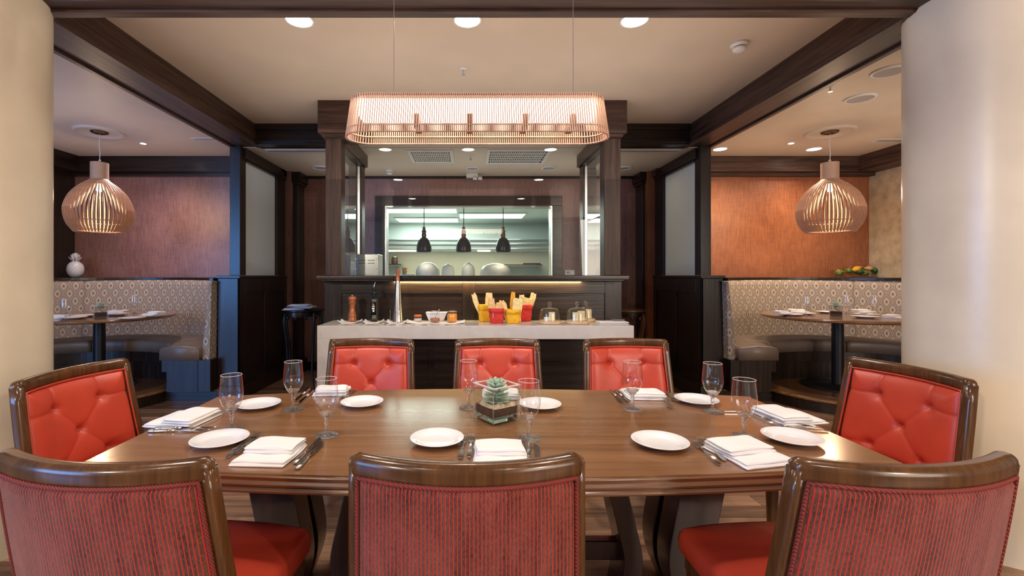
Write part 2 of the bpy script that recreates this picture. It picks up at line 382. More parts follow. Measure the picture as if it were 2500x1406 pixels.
def mixglass(name, fac, col2, rough2):
    t = NT(name); t.set(Base_Color=(0.98, 0.99, 0.99, 1), Roughness=0.02, IOR=1.4); t.b.inputs['Transmission Weight'].default_value = 1.0
    tr = t.n('ShaderNodeBsdfTransparent'); tr.inputs[0].default_value = (0.97, 0.98, 0.98, 1); mx = t.n('ShaderNodeMixShader', i_0=fac)
    t.l(t.b.outputs[0], mx.inputs[1]); t.l(tr.outputs[0], mx.inputs[2]); out = mx.outputs[0]
    if col2:
        d = t.n('ShaderNodeBsdfDiffuse'); d.inputs[0].default_value = (*col2, 1); m3 = t.n('ShaderNodeMixShader', i_0=rough2); t.l(out, m3.inputs[1]); t.l(d.outputs[0], m3.inputs[2]); out = m3.outputs[0]
    t.l(out, t.out.inputs[0]); return t.m
M['stem_glass'] = mixglass('goblet_stem_glass', 0.40, (0.9, 0.92, 0.95), 0.035)
M['rim_glass'] = mixglass('ground_rim_glass', 0.50, (0.95, 0.95, 0.95), 0.45)
t = NT('frosted_pane'); t.t.nodes.remove(t.b)
df = t.n('ShaderNodeBsdfDiffuse'); df.inputs[0].default_value = (0.80, 0.86, 0.86, 1); tl = t.n('ShaderNodeBsdfTranslucent'); tl.inputs[0].default_value = (0.85, 0.90, 0.89, 1); gs = t.n('ShaderNodeBsdfGlossy', i_Roughness=0.35); mx = t.n('ShaderNodeMixShader', i_0=0.30); mx2 = t.n('ShaderNodeMixShader', i_0=0.07)
t.l(df.outputs[0], mx.inputs[1]); t.l(tl.outputs[0], mx.inputs[2]); t.l(mx.outputs[0], mx2.inputs[1]); t.l(gs.outputs[0], mx2.inputs[2]); t.l(mx2.outputs[0], t.out.inputs[0]); M['frost'] = t.m
M['lamp_white'] = emis('downlight_glow', (1.0, 0.94, 0.86), 14)
M['led_small'] = emis('small_led_glow', (1.0, 0.92, 0.8), 25)
M['panel_glow'] = emis('fluorescent_panel_glow', (0.84, 1.0, 0.94), 2.2)
M['chand_glow'] = emis('warm_lamp_glow', (1.0, 0.84, 0.68), 8.0)
M['bulb_glow'] = emis('bulb_glow', (1.0, 0.72, 0.42), 5)
M['strip_glow'] = emis('led_strip_glow', (1.0, 0.72, 0.30), 3)
M['straw'] = plain('dry_straw', (0.30, 0.17, 0.06), 0.8)
# ------------------------------------------------------------------ setting: floor with planks
fl = struct(MB().box(-7, 7, -5, 6.6, -0.06, -0.004).build('floor', M['floor']), 'brown wood plank floor')
pw = 0.128
pmesh = {}
def plank_mesh(L):
    if L not in pmesh:
        o = MB().box(0, L-0.002, 0, pw-0.002, -0.012, 0).build('plank', M['floor'], bevel=0); pmesh[L] = o.data
        bpy.data.objects.remove(o)
    return pmesh[L]
for r in range(29):
    y = 1.75+r*pw; x = -4.6+random.uniform(0, 0.9)
    lim = 4.4
    while x < lim:
        L = random.choice((1.1, 1.35, 1.6, 1.85))
        o = bpy.data.objects.new('plank', plank_mesh(L)); C.objects.link(o); o.parent = fl; o.location = (x, y, 0); x += L

# ------------------------------------------------------------------ ceilings
cb = MB()
cb.box(-7, 7, -5, 2.30, CZ, CZ+.05)
cb.box(-2.42, 2.44, 2.30, 4.96, CZ, CZ+.05)
cb.box(-5.6, -2.45, 2.30, 6.2, SZ, SZ+.05); cb.box(2.5, 5.6, 2.30, 6.2, SZ, SZ+.05)
cb.box(-2.46, 2.5, 4.99, 6.5, RZ, RZ+.05); cb.box(-1.25, 1.33, 4.36, 5.0, RZ, RZ+.05)
struct(cb.build('ceiling', M['ceiling']), 'smooth cream painted ceiling in stepped levels')
# ------------------------------------------------------------------ beams
def beam(name, x0, x1, y0, y1, z0, z1, ax, lips, label):
    o = MB().box(x0, x1, y0, y1, z0, z1).build(name, M['beam_'+ax], bevel=0.004); struct(o, label)
    for l in lips: MB().box(*l).build('edge_moulding', M['beam_'+ax], o, bevel=0.004)
    return o
beam('ceiling_beam', -3.2, 3.3, 2.12, 2.45, 2.745, 3.0, 'x', [(-3.2, 3.3, 2.40, 2.46, 2.73, 2.765), (-3.2, 3.3, 2.445, 2.458, 2.80, 2.93)], 'brown oak beam spanning the two round columns')
for s, xi, xo in ((-1, -2.29, -2.585), (1, 2.37, 2.64)):
    a, b = min(xi, xo), max(xi, xo)
    oo = (xo-0.012, xo+0.03) if s < 0 else (xo-0.03, xo+0.012)
    ii = (xi-0.03, xi+0.010) if s < 0 else (xi-0.010, xi+0.03)
    beam('ceiling_beam', a, b, 2.3, 4.99, 2.745, 3.0, 'y', [(oo[0], oo[1], 2.3, 4.99, 2.728, 2.765), (ii[0], ii[1], 2.3, 4.99, 2.735, 2.775)],
         'brown oak side beam running back on the ' + ('left' if s < 0 else 'right'))
for x0, x1, nm in ((-2.30, -1.30, 'left'), (1.40, 2.38, 'right')):
    o = MB().box(x0, x1, 4.88, 5.03, 2.74, 3.0).build('ceiling_beam', M['dark_x'], bevel=0.004); struct(o, 'dark cross beam %s of the glazed servery' % nm)
    MB().box(x0, x1, 4.86, 4.90, 2.76, 2.80).build('edge_moulding', M['dark_x'], o, bevel=0.004)
    MB().box(x0, x1, 4.855, 4.88, 2.90, 2.96).build('edge_moulding', M['dark_x'], o, bevel=0.004)
# ------------------------------------------------------------------ columns
for cx, cy, nm in ((-2.50, 2.25, 'left'), (2.687, 2.35, 'right')):
    struct(MB().lathe([(0.33, 0.0), (0.33, 2.97)], 72, (cx, cy, 0)).build('column', M['column'], smooth=True), 'round cream plaster column at the %s' % nm)

# ------------------------------------------------------------------ rear wall and kitchen window
YB = 6.45
WX0, WX1, WZ0, WZ1 = -1.19, 1.18, 1.12, 2.325
wl = MB(); wl.box(-2.62, WX0-.1, YB, YB+.12, 0, RZ+.02); wl.box(WX1+.1, 2.66, YB, YB+.12, 0, RZ+.02); wl.box(WX0-.1, WX1+.1, YB, YB+.12, 0, WZ0); wl.box(WX0-.1, WX1+.1, YB, YB+.12, WZ1+.1, RZ+.02)
wall_back = struct(wl.build('wall_back', M['rust_blue_lit']), 'rust grasscloth rear wall round the kitchen window')
struct(MB().box(-2.4, 2.45, YB-.03, YB, RZ-.035, RZ+.02).build('trim_1', M['dark_x'], bevel=0.004), 'thin dark moulding where the rear wall meets the ceiling')
bb = MB(); bb.box(-2.4, 2.45, YB-.02, YB, 0, .12); bb.box(-2.4, 2.45, YB-.03, YB, .0, .02)
struct(bb.build('baseboard_back', M['dark_x'], bevel=0.003), 'dark baseboard of the rear wall')
wf = MB(); F = .135
wf.box(WX0-F, WX1+F, YB-.035, YB+.13, WZ1, WZ1+F); wf.box(WX0-F, WX0, YB-.035, YB+.13, WZ0-.1, WZ1); wf.box(WX1, WX1+F, YB-.035, YB+.13, WZ0-.1, WZ1); wf.box(WX0, WX1, YB-.035, YB+.13, WZ0-.1, WZ0)
win = struct(wf.build('window_1', M['dark_x'], bevel=0.004), 'dark framed pass-through window to the kitchen')
sf = MB(); q = .024
sf.box(WX0, WX1, YB-.02, YB+.15, WZ1-q, WZ1); sf.box(WX0, WX0+q, YB-.02, YB+.15, WZ0, WZ1-q); sf.box(WX1-q, WX1, YB-.02, YB+.15, WZ0, WZ1-q); sf.box(WX0, WX1, YB-.02, YB+.25, WZ0, WZ0+.03)
sf.build('window_frame', M['steel'], win, bevel=0.002)
# kitchen room
kb = MB(); kb.box(-3.2, 3.2, 11.55, 11.6, 0, 2.7); kb.box(-3.25, -3.2, 6.6, 11.6, 0, 2.7); kb.box(3.2, 3.25, 6.6, 11.6, 0, 2.7); kb.box(-3.25, 3.25, 6.57, 6.62, 2.36, 2.7)
struct(kb.build('wall_kitchen', M['kitchen']), 'white kitchen walls beyond the pass-through')
struct(MB().box(-3.2, 3.2, 6.6, 11.6, KZ, KZ+.04).build('ceiling_kitchen', M['kitchen']), 'white kitchen ceiling')
struct(MB().box(-3.2, 3.2, 6.6, 11.6, -.04, 0).build('floor_kitchen', M['kitchen']), 'pale kitchen floor')
for (x, y, sx, sy), lb in zip(KP, ('nearest fluorescent ceiling panel of the kitchen', 'fluorescent ceiling panel on the right of the kitchen', 'rearmost fluorescent ceiling panel of the kitchen')):
    o = thing('ceiling_panel_light', lb, 'ceiling light', (x, y, KZ), group='kitchen ceiling panels')
    f = MB(); 
    for a in ((-sx/2-.03, sx/2+.03, -sy/2-.03, -sy/2), (-sx/2-.03, sx/2+.03, sy/2, sy/2+.03), (-sx/2-.03, -sx/2, -sy/2, sy/2), (sx/2, sx/2+.03, -sy/2, sy/2)): f.box(*a, -.025, 0)
    f.build('frame', M['white_plastic'], o)
    MB().box(-sx/2, sx/2, -sy/2, sy/2, -.012, -.002).build('diffuser', M['panel_glow'], o)
# extractor hood
hd = thing('extractor_hood', 'long stainless extractor hood at the back of the kitchen', 'hood', (0, 0, 0))
b = MB(); b.box(-3.1, 2.7, 10.4, 11.5, 1.93, 2.15); b.build('body', M['hood'], hd, bevel=0.006)
b = MB(); b.box(-3.1, 2.7, 10.36, 10.42, 2.03, 2.06); b.box(-3.1, 2.7, 10.36, 10.42, 2.13, 2.16); b.box(-3.1, 2.7, 10.36, 10.42, 1.92, 1.95); b.build('rail', M['steel'], hd, bevel=0.004)
MB().box(-2.0, -0.9, 10.6, 10.75, 1.90, 1.93).build('lamp_cover', M['bulb_glow'], hd)
MB().box(0.2, 0.5, 10.6, 10.75, 1.90, 1.93).build('lamp_cover', M['bulb_glow'], hd)
lamp('AREA', 'hood_light', (0, 10.8, 1.89), 22, (1.0, 0.86, 0.56), (0, 11.0, 0), 3.5, .4)
# kitchen back counter, shelves
kc = MB(); kc.box(-2.6, 2.4, 10.7, 11.5, 0, 0.92); kc.box(-2.6, 2.4, 10.65, 11.5, 0.92, 0.96)
tag(kc.build('kitchen_counter', M['hood'], bevel=0.004), 'stainless cooking line along the kitchen back wall', 'counter')
def wallshelf(x0, x1, y, z, lb):
    o = thing('wall_shelf', lb, 'shelf', (0, 0, 0)); MB().box(x0, x1, y, y+.35, z-.02, z).box(x0, x1, y, y+.01, z-.05, z).build('shelf_board', M['steel'], o, bevel=.003)
    for x in (x0+.05, x1-.08): MB().prism([(0, 0), (.3, .0), (.3, -.22)], 0, .02, Matrix(((0,0,1,x),(1,0,0,y+.05),(0,1,0,z-.02),(0,0,0,1)))).build('bracket', M['steel'], o)
wallshelf(.82, 1.80, 11.15, 1.34+.27, 'stainless wall shelf on the right of the kitchen')
wallshelf(-2.2, -1.66, 11.15, 1.34+.28, 'small stainless shelf on the left of the kitchen')
b = MB(); 
for k in range(9): b.box(1.35+k*.045, 1.38+k*.045, 11.2, 11.45, 1.612, 1.625)
b.box(1.33, 1.76, 11.18, 11.2, 1.612, 1.64); tag(b.build('oven_rack', M['black']), 'dark wire rack lying on the right kitchen shelf', 'rack')
jb = thing('spice_jar', 'dark jar on the small left kitchen shelf', 'jar', (-1.83, 11.2, 1.62))
MB().lathe([(0,0),(.075,0),(.08,.1),(.06,.16),(0,.16)], 20).build('jar', plain('dark_spice', (.06, .03, .015), .3), jb, smooth=True); MB().lathe([(.062,.16),(.065,.19),(0,.19)], 20).build('lid', M['steel'], jb, smooth=True)
# pass shelf just inside the window
ps = MB(); ps.box(-1.15, 1.15, 6.66, 7.35, 1.24, 1.28); ps.box(-1.15, 1.15, 6.9, 6.95, 0, 1.24)
tag(ps.build('pass_counter', M['hood'], bevel=.004), 'stainless pass counter just inside the kitchen window', 'counter')
ghost = paint('white_mound_paint', (.70, .76, .74), .3, .01, 3, 0)
for k, (x, r, hh) in enumerate(((-.64, .185, .265), (-.325, .10, .24), (-.01, .105, .26), (.41, .24, .25))):  # plain mounds standing in for motion-blurred white shapes of unknown kind
    o = MB().lathe([(r*1.0, 0), (r*1.0, .10), (r*.95, .15), (r*.80, .20), (r*.5, hh-.02), (r*.2, hh), (0, hh)], 28, (x, 7.05, 1.28)).build('white_mound', ghost, smooth=True)
    tag(o, ('wide white mound for a blurred shape behind the first heat lamp', 'narrow white mound for a blurred shape between two heat lamps', 'tall white mound for a blurred shape under the middle heat lamp', 'widest white mound for a blurred shape under the third heat lamp')[k], 'white mound', 'white mounds for blurred shapes on the kitchen pass')
cp = thing('takeaway_cup', 'orange and yellow cup on the kitchen pass', 'cup', (-.96, 6.78, 1.28))
MB().box(-.14, .14, -.08, .08, 0, .075).build('stand', M['hood'], cp, bevel=.004)
t = NT('orange_print_cup'); tc = t.n('ShaderNodeTexCoord'); n_ = t.n('ShaderNodeTexNoise', i_Scale=22.0); t.l(tc.outputs['Object'], n_.inputs['Vector']); t.l(t.ramp(n_.outputs[0], [(.45, (.85, .45, .03)), (.52, (.85, .75, .5)), (.6, (.7, .12, .02))]), t.b.inputs[0])
MB().lathe([(0,.075),(.030,.075),(.042,.170),(.042,.175),(0,.17)], 20).build('cup_body', t.m, cp, smooth=True)
# heat lamps
def heat_lamp():
    o = thing('heat_lamp', '', 'pendant lamp', (0,0,0), group='heat lamps over the kitchen pass')
    MB().tube([(0,0,.42),(0,0,1.1)], .006, 8).build('cord', M['black'], o)
    MB().lathe(prof2([(0,.42),(.022,.42),(.022,.38),(.036,.36),(.030,.33),(.036,.30),(.032,.27),(.04,.255),(0,.255)],3), 20).build('socket', M['bronze'], o, smooth=True)
    MB().lathe(prof2([(.02,.27),(.05,.255),(.085,.21),(.108,.14),(.115,.06),(.120,.05),(.112,.05),(.105,.06),(.098,.14),(.07,.20),(0,.24)],4), 32).build('lamp_shade', plain('blackened_chrome', (.06,.055,.058), .25, .5), o, smooth=True)
    MB().lathe([(0,.07),(.06,.07),(.06,.075),(0,.08)], 20).build('bulb', M['bulb_glow'], o)
    return o
hl = heat_lamp(); 
for k, (x, lb) in enumerate(((-.672, 'leftmost dark heat lamp hanging in the kitchen window'), (-.08, 'middle heat lamp hanging in the kitchen window'), (.51, 'rightmost heat lamp hanging in the kitchen window'))):
    o = hl if k == 0 else dup(hl); o.location = (x, 6.80, 1.34+.30); o['label'] = lb
    lamp('SPOT', 'heat_light', (x, 6.80, 1.70), 3, WARM, (x, 6.8, 0), .04, spot=2.0)

# ------------------------------------------------------------------ glazed servery: header, posts, rails, panes, back panel, ledge
BX0, BX1 = -1.357, 1.434
b = MB(); b.box(BX0-.045, BX1+.03, 4.21, 4.50, 2.66, 2.975); hdr = struct(b.build('servery_header', M['beam_x'], bevel=.005), 'boxed oak header above the glazed servery'); hdr['category'] = 'beam'
MB().box(BX0-.015, BX1+.0, 4.235, 4.48, 2.63, 2.66).build('edge_moulding', M['beam_x'], hdr, bevel=.004)
def post(x0, x1, y0, y1, z0, z1, lb, mat='beam_z', nm='timber_post'):
    o = MB().box(x0, x1, y0, y1, z0, z1).build(nm, M[mat], bevel=.004); tag(o, lb, 'post', kind='structure'); return o
post(BX0, BX0+.148, 4.30, 4.45, H, 2.635, 'front left oak post of the glazed servery')
post(BX1-.156, BX1, 4.30, 4.45, H, 2.635, 'front right oak post of the glazed servery')
post(BX0, BX0+.15, 5.13, 5.28, 0.9, 2.62, 'rear left oak post of the glazed servery')
post(BX1-.15, BX1, 5.13, 5.28, 0.9, 2.62, 'rear right oak post of the glazed servery')
for xa, xb, lb in ((BX0-.02, BX0+.17, 'oak top rail on the left of the servery'), (BX1-.17, BX1+.02, 'oak top rail on the right of the servery')):
    o = MB().box(xa, xb, 4.45, 5.34, 2.60, 2.74).build('top_rail_beam', M['beam_y'], bevel=.004); struct(o, lb)
    MB().box(xa+.02, xb-.02, 4.45, 5.30, 2.575, 2.60).build('edge_moulding', M['beam_y'], o, bevel=.003)
for nm, bx, lb in (('window_2', (BX0+.148, BX1-.156, 4.365, 4.373, H-.001, 2.635), 'large clear front pane of the servery'),
                   ('window_3', (BX0+.115, BX0+.123, 4.45, 5.13, H-.001, 2.59), 'clear left side pane of the servery'),
                   ('window_4', (BX1-.123, BX1-.115, 4.45, 5.13, H-.001, 2.59), 'clear right side pane of the servery')):
    g = MB()
    if nm == 'window_2': y = 4.37; x0, x1, z0, z1 = bx[0], bx[1], bx[4], bx[5]; v = [g.bm.verts.new(p) for p in ((x0,y,z0),(x1,y,z0),(x1,y,z1),(x0,y,z1))]
    else: x = bx[0]; v = [g.bm.verts.new(p) for p in ((x,bx[2],bx[4]),(x,bx[3],bx[4]),(x,bx[3],bx[5]),(x,bx[2],bx[5]))]
    g.bm.faces.new(v)
    o = struct(g.build(nm, M['pane'], recalc=False), lb)
# edge channels of the side panes
for x in (BX0+.119, BX1-.119):
    tag(MB().box(x-.012, x+.012, 4.452, 4.47, H, 2.58).box(x-.012, x+.012, 5.11, 5.128, H, 2.58).build('glazing_channel', M['steel']), 'slim metal channel holding the %s side pane' % ('left' if x < 0 else 'right'), 'channel', kind='structure')
ledge = MB().box(-1.412, 1.483, 4.20, 4.55, 1.298, 1.338).build('servery_ledge', M['dark_x'], bevel=.005); tag(ledge, 'dark wood ledge below the front servery glass', 'ledge')
MB().box(-1.36, 1.43, 4.205, 4.225, 1.286, 1.298).build('edge_moulding', M['dark_x'], ledge, bevel=.003)
MB().box(-.72, 1.06, 4.30, 4.315, 1.289, 1.297).build('led_strip', M['strip_glow'], ledge)
pn = thing('servery_panelling', 'dark recessed wood panelling behind the quartz counter', 'panelling', (0,0,0))
X0, X1 = -1.38, 1.46
MB().box(X0, X1, 4.365, 4.44, 0, 1.283).build('backing', M['dark_x'], pn)
for a in ((X0, X0+.16), (0.0-.06, 0.06+.0), (X1-.16, X1)): MB().box(a[0], a[1], 4.35, 4.366, 0, 1.283).build('stile', M['dark_z'], pn, bevel=.003)
for x0, x1 in ((X0+.16, -.06), (.06, X1-.16)):
    for z0, z1 in ((1.165, 1.283), (0, .35)): MB().box(x0, x1, 4.35, 4.366, z0, z1).build('rail', M['dark_x'], pn, bevel=.003)
# inner servery work top and the steel box
tag(MB().box(BX0+.16, BX1-.16, 4.56, 5.12, 1.22, 1.26).box(BX0+.2, BX1-.2, 4.6, 5.1, 0, 1.22).build('prep_counter', M['hood']), 'steel prep counter behind the servery glass', 'counter')
sb = thing('steel_cabinet', 'small stainless control box with vents behind the left servery glass', 'appliance', (-1.06, 4.86, 1.261))
MB().box(-.125, .115, -.13, .13, 0, .30).build('body', M['steel'], sb, bevel=.006)
v = MB()
for k in range(2):
    for q in range(2): v.box(-.09+q*.10, -.02+q*.10, -.134, -.128, .232-k*.03, .237-k*.03)
v.build('vent', M['black'], sb)
for q in range(6): MB().lathe([(0,.003),(.005,.002),(.006,0)], 10, M=Matrix.Translation((-.112 if q % 2 == 0 else .102, -.131, .04+.105*(q//2)))@Matrix.Rotation(PI/2, 4, 'X')).build('screw', M['cutlery'], sb)

# quartz waterfall counter
qc = thing('quartz_counter', 'pale quartz waterfall counter in front of the servery', 'counter', (0,0,0))
QX0, QX1, QZ = -1.296, 1.407, 0.91
MB().box(QX0, QX1, 3.88, 4.348, QZ-.115, QZ).build('counter_top', M['quartz'], qc, bevel=.003)
MB().box(QX0, QX0+.11, 3.88, 4.348, 0, QZ-.115).build('leg', M['quartz'], qc, bevel=.003)
MB().box(QX1-.11, QX1, 3.88, 4.348, 0, QZ-.115).build('leg', M['quartz'], qc, bevel=.003)
MB().box(QX0+.11, QX1-.11, 4.0, 4.02, 0, QZ-.115).build('front_panel', M['dark_x'], qc)
for k in range(3):
    xa = QX0+.15+k*.84; MB().box(xa, xa+.78, 3.99, 4.001, .12, .74).build('panel', M['dark_x'], qc, bevel=.004)

# ------------------------------------------------------------------ booths (left and right)
CXT, CYT = 3.98, 4.95       # round table centre
YW = 6.12
for s, side in ((-1, 'left'), (1, 'right')):
    mirror = (lambda x, s=s: s*x)
    def bx(mb, x0, x1, y0, y1, z0, z1, s=s):
        a, b2 = sorted((s*x0, s*x1)); mb.box(a, b2, y0, y1, z0, z1); return mb
    # walls
    struct(bx(MB(), 2.4, 5.5, YW, YW+.1, 0, SZ+.02).build('wall_booth_back_'+side, M['rust_blue_lit' if s < 0 else 'rust']), 'grasscloth wall behind the %s booth' % side)
    XS = 5.30 if s < 0 else 5.38
    struct(bx(MB(), XS, XS+.1, 2.4, YW, 0, SZ+.02).build('wall_'+side, M['dark_z'] if s < 0 else M['cream']), ('dark panelled side wall of the left booth' if s < 0 else 'cream papered side wall of the right booth'))
    # soffit
    sfx = 5.10
    mm = MB(); bx(mm, 2.45, XS, 5.95, YW, 2.70, SZ+.01); bx(mm, 2.45, XS, 6.02, YW, 2.66, 2.70)
    struct(mm.build('trim_soffit_'+side, M['dark_x'] if s < 0 else M['beam_x'], bevel=.004), 'dark wood soffit along the %s booth back wall' % side)
    mm = MB(); bx(mm, sfx, XS, 2.4, 5.95, 2.70, SZ+.01)
    struct(mm.build('trim_soffit_side_'+side, M['dark_y'] if s < 0 else M['beam_y'], bevel=.004), 'dark wood soffit along the outer side of the %s booth' % side)
    # pony wall
    e = 0.0 if s < 0 else 0.03
    PI0, PO0 = 2.45+e, 2.68+e
    pw_ = thing('pony_wall', 'dark panelled pony wall beside the %s booth' % side, 'partition', (0,0,0), kind='structure')
    bx(MB(), PI0+.018, PO0-.005, 4.87, 6.2, 0, H-.03).build('core', M['dark_z'], pw_)
    bx(MB(), PI0-.012, PO0+.02, 4.84, 6.22, H-.034, H-.002).build('cap', M['dark_y'], pw_, bevel=.004)
    bx(MB(), PI0, PO0, 4.85, 4.875, 0, H-.034).build('end_panel', M['dark_z'], pw_, bevel=.004)
    f = MB()
    for y0, y1 in ((4.85, 4.98), (5.46, 5.56), (6.05, 6.2)): bx(f, PI0, PI0+.02, y0, y1, 0, H-.034)
    for z0, z1 in ((1.14, H-.034), (0, .26)): 
        for y0, y1 in ((4.98, 5.46), (5.56, 6.05)): bx(f, PI0, PI0+.02, y0, y1, z0, z1)
    f.build('panel_frame', M['dark_z'], pw_, bevel=.004)
    f = MB(); bx(f, PI0-.022, PI0, 4.83, 6.2, 0, .16); bx(f, PI0-.014, PI0, 4.83, 6.2, .16, .185); bx(f, PI0-.022, PO0, 4.828, 4.85, 0, .16); f.build('skirting', M['dark_y'], pw_, bevel=.005)
    # post, header, pilaster, pane
    struct(bx(MB(), 2.475+e, 2.588+e, 4.92, 5.05, H, 2.745).build('timber_post', M['dark_z'], bevel=.004), 'slim dark post at the front of the %s frosted partition' % side)
    f = MB(); bx(f, 2.45+e, 2.60+e, 4.995, 6.148, 2.62, 2.738); bx(f, 2.46+e, 2.59+e, 5.05, 6.2, 2.60, 2.62)
    struct(f.build('partition_header', M['dark_y'], bevel=.004), 'dark header above the %s frosted pane' % side)
    struct(bx(MB(), 2.47+e, 2.57+e, 5.86, 6.2, H, 2.62).build('timber_post', M['dark_z'], bevel=.004), 'rear jamb of the %s frosted partition' % side)
    struct(bx(MB(), 2.50+e, 2.516+e, 5.05, 5.86, H-.001, 2.605).build('window_%d' % (5 if s < 0 else 6), M['frost']), 'tall frosted pane above the %s pony wall' % side)
    pl = thing('pilaster', 'dark wood pilaster with capital in the %s rear corner' % side, 'pilaster', (0,0,0), kind='structure')
    bx(MB(), 2.33+e, 2.60+e, 6.2, 6.45, 0, 2.62).build('shaft', M['dark_z'], pl, bevel=.005)
    f = MB(); bx(f, 2.28+e, 2.62+e, 6.15, 6.45, 2.62, 2.74); bx(f, 2.30+e, 2.61+e, 6.17, 6.45, 2.58, 2.62); f.build('capital', M['dark_x'], pl, bevel=.006)
    f = MB(); bx(f, 2.29+e, 2.62+e, 6.16, 6.45, 0, .18); f.build('plinth', M['dark_x'], pl, bevel=.006)
    # booth platform
    PZ = 0.13; cx = s*CXT
    pf = thing('booth_platform', 'raised wood platform with rounded front under the %s booth' % side, 'platform', (cx, CYT, 0), kind='structure')
    R = .76
    poly = [(R*math.cos(a), R*math.sin(a)) for a in [PI+.14+(PI-.28)*k/40 for k in range(41)]]
    yy = poly[0][1]
    outx = XS-.02-CXT; inx = 2.47+e-CXT
    full = [(-s*0+ (inx if s > 0 else -outx), yy)] + poly + [((outx if s > 0 else -inx), yy), ((outx if s > 0 else -inx), YW-CYT-.01), ((inx if s > 0 else -outx), YW-CYT-.01)]
    MB().prism([(x*1.0, y+.012) for x, y in full], 0, PZ-.028).build('riser', M['dark_x'], pf, bevel=.002)
    MB().prism(full, PZ-.028, PZ).build('deck', M['floor'], pf, bevel=.004)
    pth = [Vector((x, y, PZ-.012)) for x, y in [full[0]]+poly+[full[42]]]
    MB().tube(pth, .017, 8).build('nosing', M['nosing'], pf, smooth=True)
    def ring(r0, r1, z0, z1, n=56):
        mb = MB(); secs = []
        for k in range(n):
            a = 2*PI*k/n; c_, s_ = math.cos(a), math.sin(a)
            secs.append([(r0*c_, r0*s_, z0), (r1*c_, r1*s_, z0), (r1*c_, r1*s_, z1), (r0*c_, r0*s_, z1)])
        return mb.sweep(secs, closed=True)
    ring(.60, .735, PZ, PZ+.004).build('inlay_ring', M['nosing'], pf)
    ring(.0001, .575, PZ, PZ+.003).build('inlay_disc', M['table_edge'], pf)
    # ledge behind banquette
    lg = MB()
    # corner fillets so that the curved back meets the ledge
    ecx, ecy = s*3.98, 4.80
    secs_o = []
    n = 48
    for k in range(n+1):
        a = PI*k/n
        xi, yi = 3.98-1.24*math.cos(a)*1.0, 4.80+1.24*math.sin(a)
        xo = min(max(3.98-2.0*math.cos(a), 2.70+e), XS-.02); yo = min(4.80+2.0*math.sin(a), YW-.002)
        secs_o.append([(s*xi, yi, H-.06), (s*xo, max(yo, yi), H-.06), (s*xo, max(yo, yi), H-.03), (s*xi, yi, H-.03)])
    lg.sweep(secs_o)
    tag(lg.build('banquette_ledge', M['dark_x']), 'dark wood ledge along the top of the %s banquette' % side, 'ledge')
    # banquette
    bq = thing('banquette', 'curved %s booth banquette with ogee patterned back and taupe leather seat' % side, 'banquette', (ecx, 4.80, 0))
    def ell(rx, ry, a): return (-s*rx*math.cos(a), ry*math.sin(a))
    RXB, RYB, RXT, RYT = 1.17, 1.06, 1.26, 1.21       # back surface radii at the seat and at the top
    zs, zt = PZ+.43, H-.062
    # angles measured from the pony-wall side (0) round to the outer side (pi)
    seams = [0.0, 1.22, 2.30, PI+.25] 
    arc = [0.0]; 
    NA = 240
    angs = [(PI+.3)*k/NA for k in range(NA+1)]
    for k in range(NA):
        p, q2 = ell(RXT, RYT, angs[k]), ell(RXT, RYT, angs[k+1]); arc.append(arc[-1]+math.hypot(p[0]-q2[0], p[1]-q2[1]))
    def arcl(a): t_ = a/(PI+.3)*NA; i = min(NA-1, int(t_)); return arc[i]+(arc[i+1]-arc[i])*(t_-i)
    for a0, a1 in zip(seams, seams[1:]):
        def surf(u, v, a0=a0, a1=a1):
            a = a0+(a1-a0)*u; ed = min(u, 1-u)*(arcl(a1)-arcl(a0)); rd = .018*max(0, 1-ed/.03)**2
            edz = min(v, 1-v); puff = -.016*math.sin(PI*min(1, max(0, v)))
            rt = .03*max(0, (v-.94)/.06)**2
            x, y = ell(RXB+(RXT-RXB)*v+rd+puff+rt, RYB+(RYT-RYB)*v+rd+puff+rt, a); return (x, y, zs+(zt-zs)*v)
        m = MB().grid(surf, int(60*(a1-a0)), 20, uv=lambda u, v, a0=a0, a1=a1: (arcl(a0+(a1-a0)*u), v*(zt-zs)))
        m.build('backrest', M['ogee'], bq, smooth=True, recalc=False)
    # front end of the back (tapering)
    e0 = ell(RXB, RYB, 0); 
    mm = MB(); lay = mm.bm.loops.layers.uv.verify()
    pts = [(-s*RXB, 0, zs-.12), (-s*(RXB+.09), 0, zs-.12), (-s*(RXT+.025), 0, zt), (-s*(RXT-.0), 0, zt)]
    vs = [mm.bm.verts.new((p[0], -.035, p[2])) for p in pts]; vb = [mm.bm.verts.new((p[0], .10, p[2])) for p in pts]
    mm.bm.faces.new(vs)
    for k in range(4): mm.bm.faces.new((vs[k], vb[k], vb[(k+1) % 4], vs[(k+1) % 4]))
    for f_ in mm.bm.faces:
        for lp in f_.loops: lp[lay].uv = (lp.vert.co.x+.02+lp.vert.co.y, lp.vert.co.z)
    mm.build('back_end', M['ogee'], bq, bevel=.008)
    # seat cushions: swept rounded sections
    IX, IY = .78, .46
    def secn(a, ext=0.0):
        o_, i_ = ell(RXB+.02, RYB+.02, a), ell(IX, IY, a)
        zt_, zb_ = zs+.035, zs-.10
        L = []
        for (q3, z) in ((0, zb_), (.0, zt_-.03), (.03, zt_-.006), (.12, zt_+.004), (.5, zt_+.014), (.9, zt_-.004), (1, zt_-.02), (1, zb_)):
            L.append((i_[0]+(o_[0]-i_[0])*q3, i_[1]+(o_[1]-i_[1])*q3+ext, z))
        return L
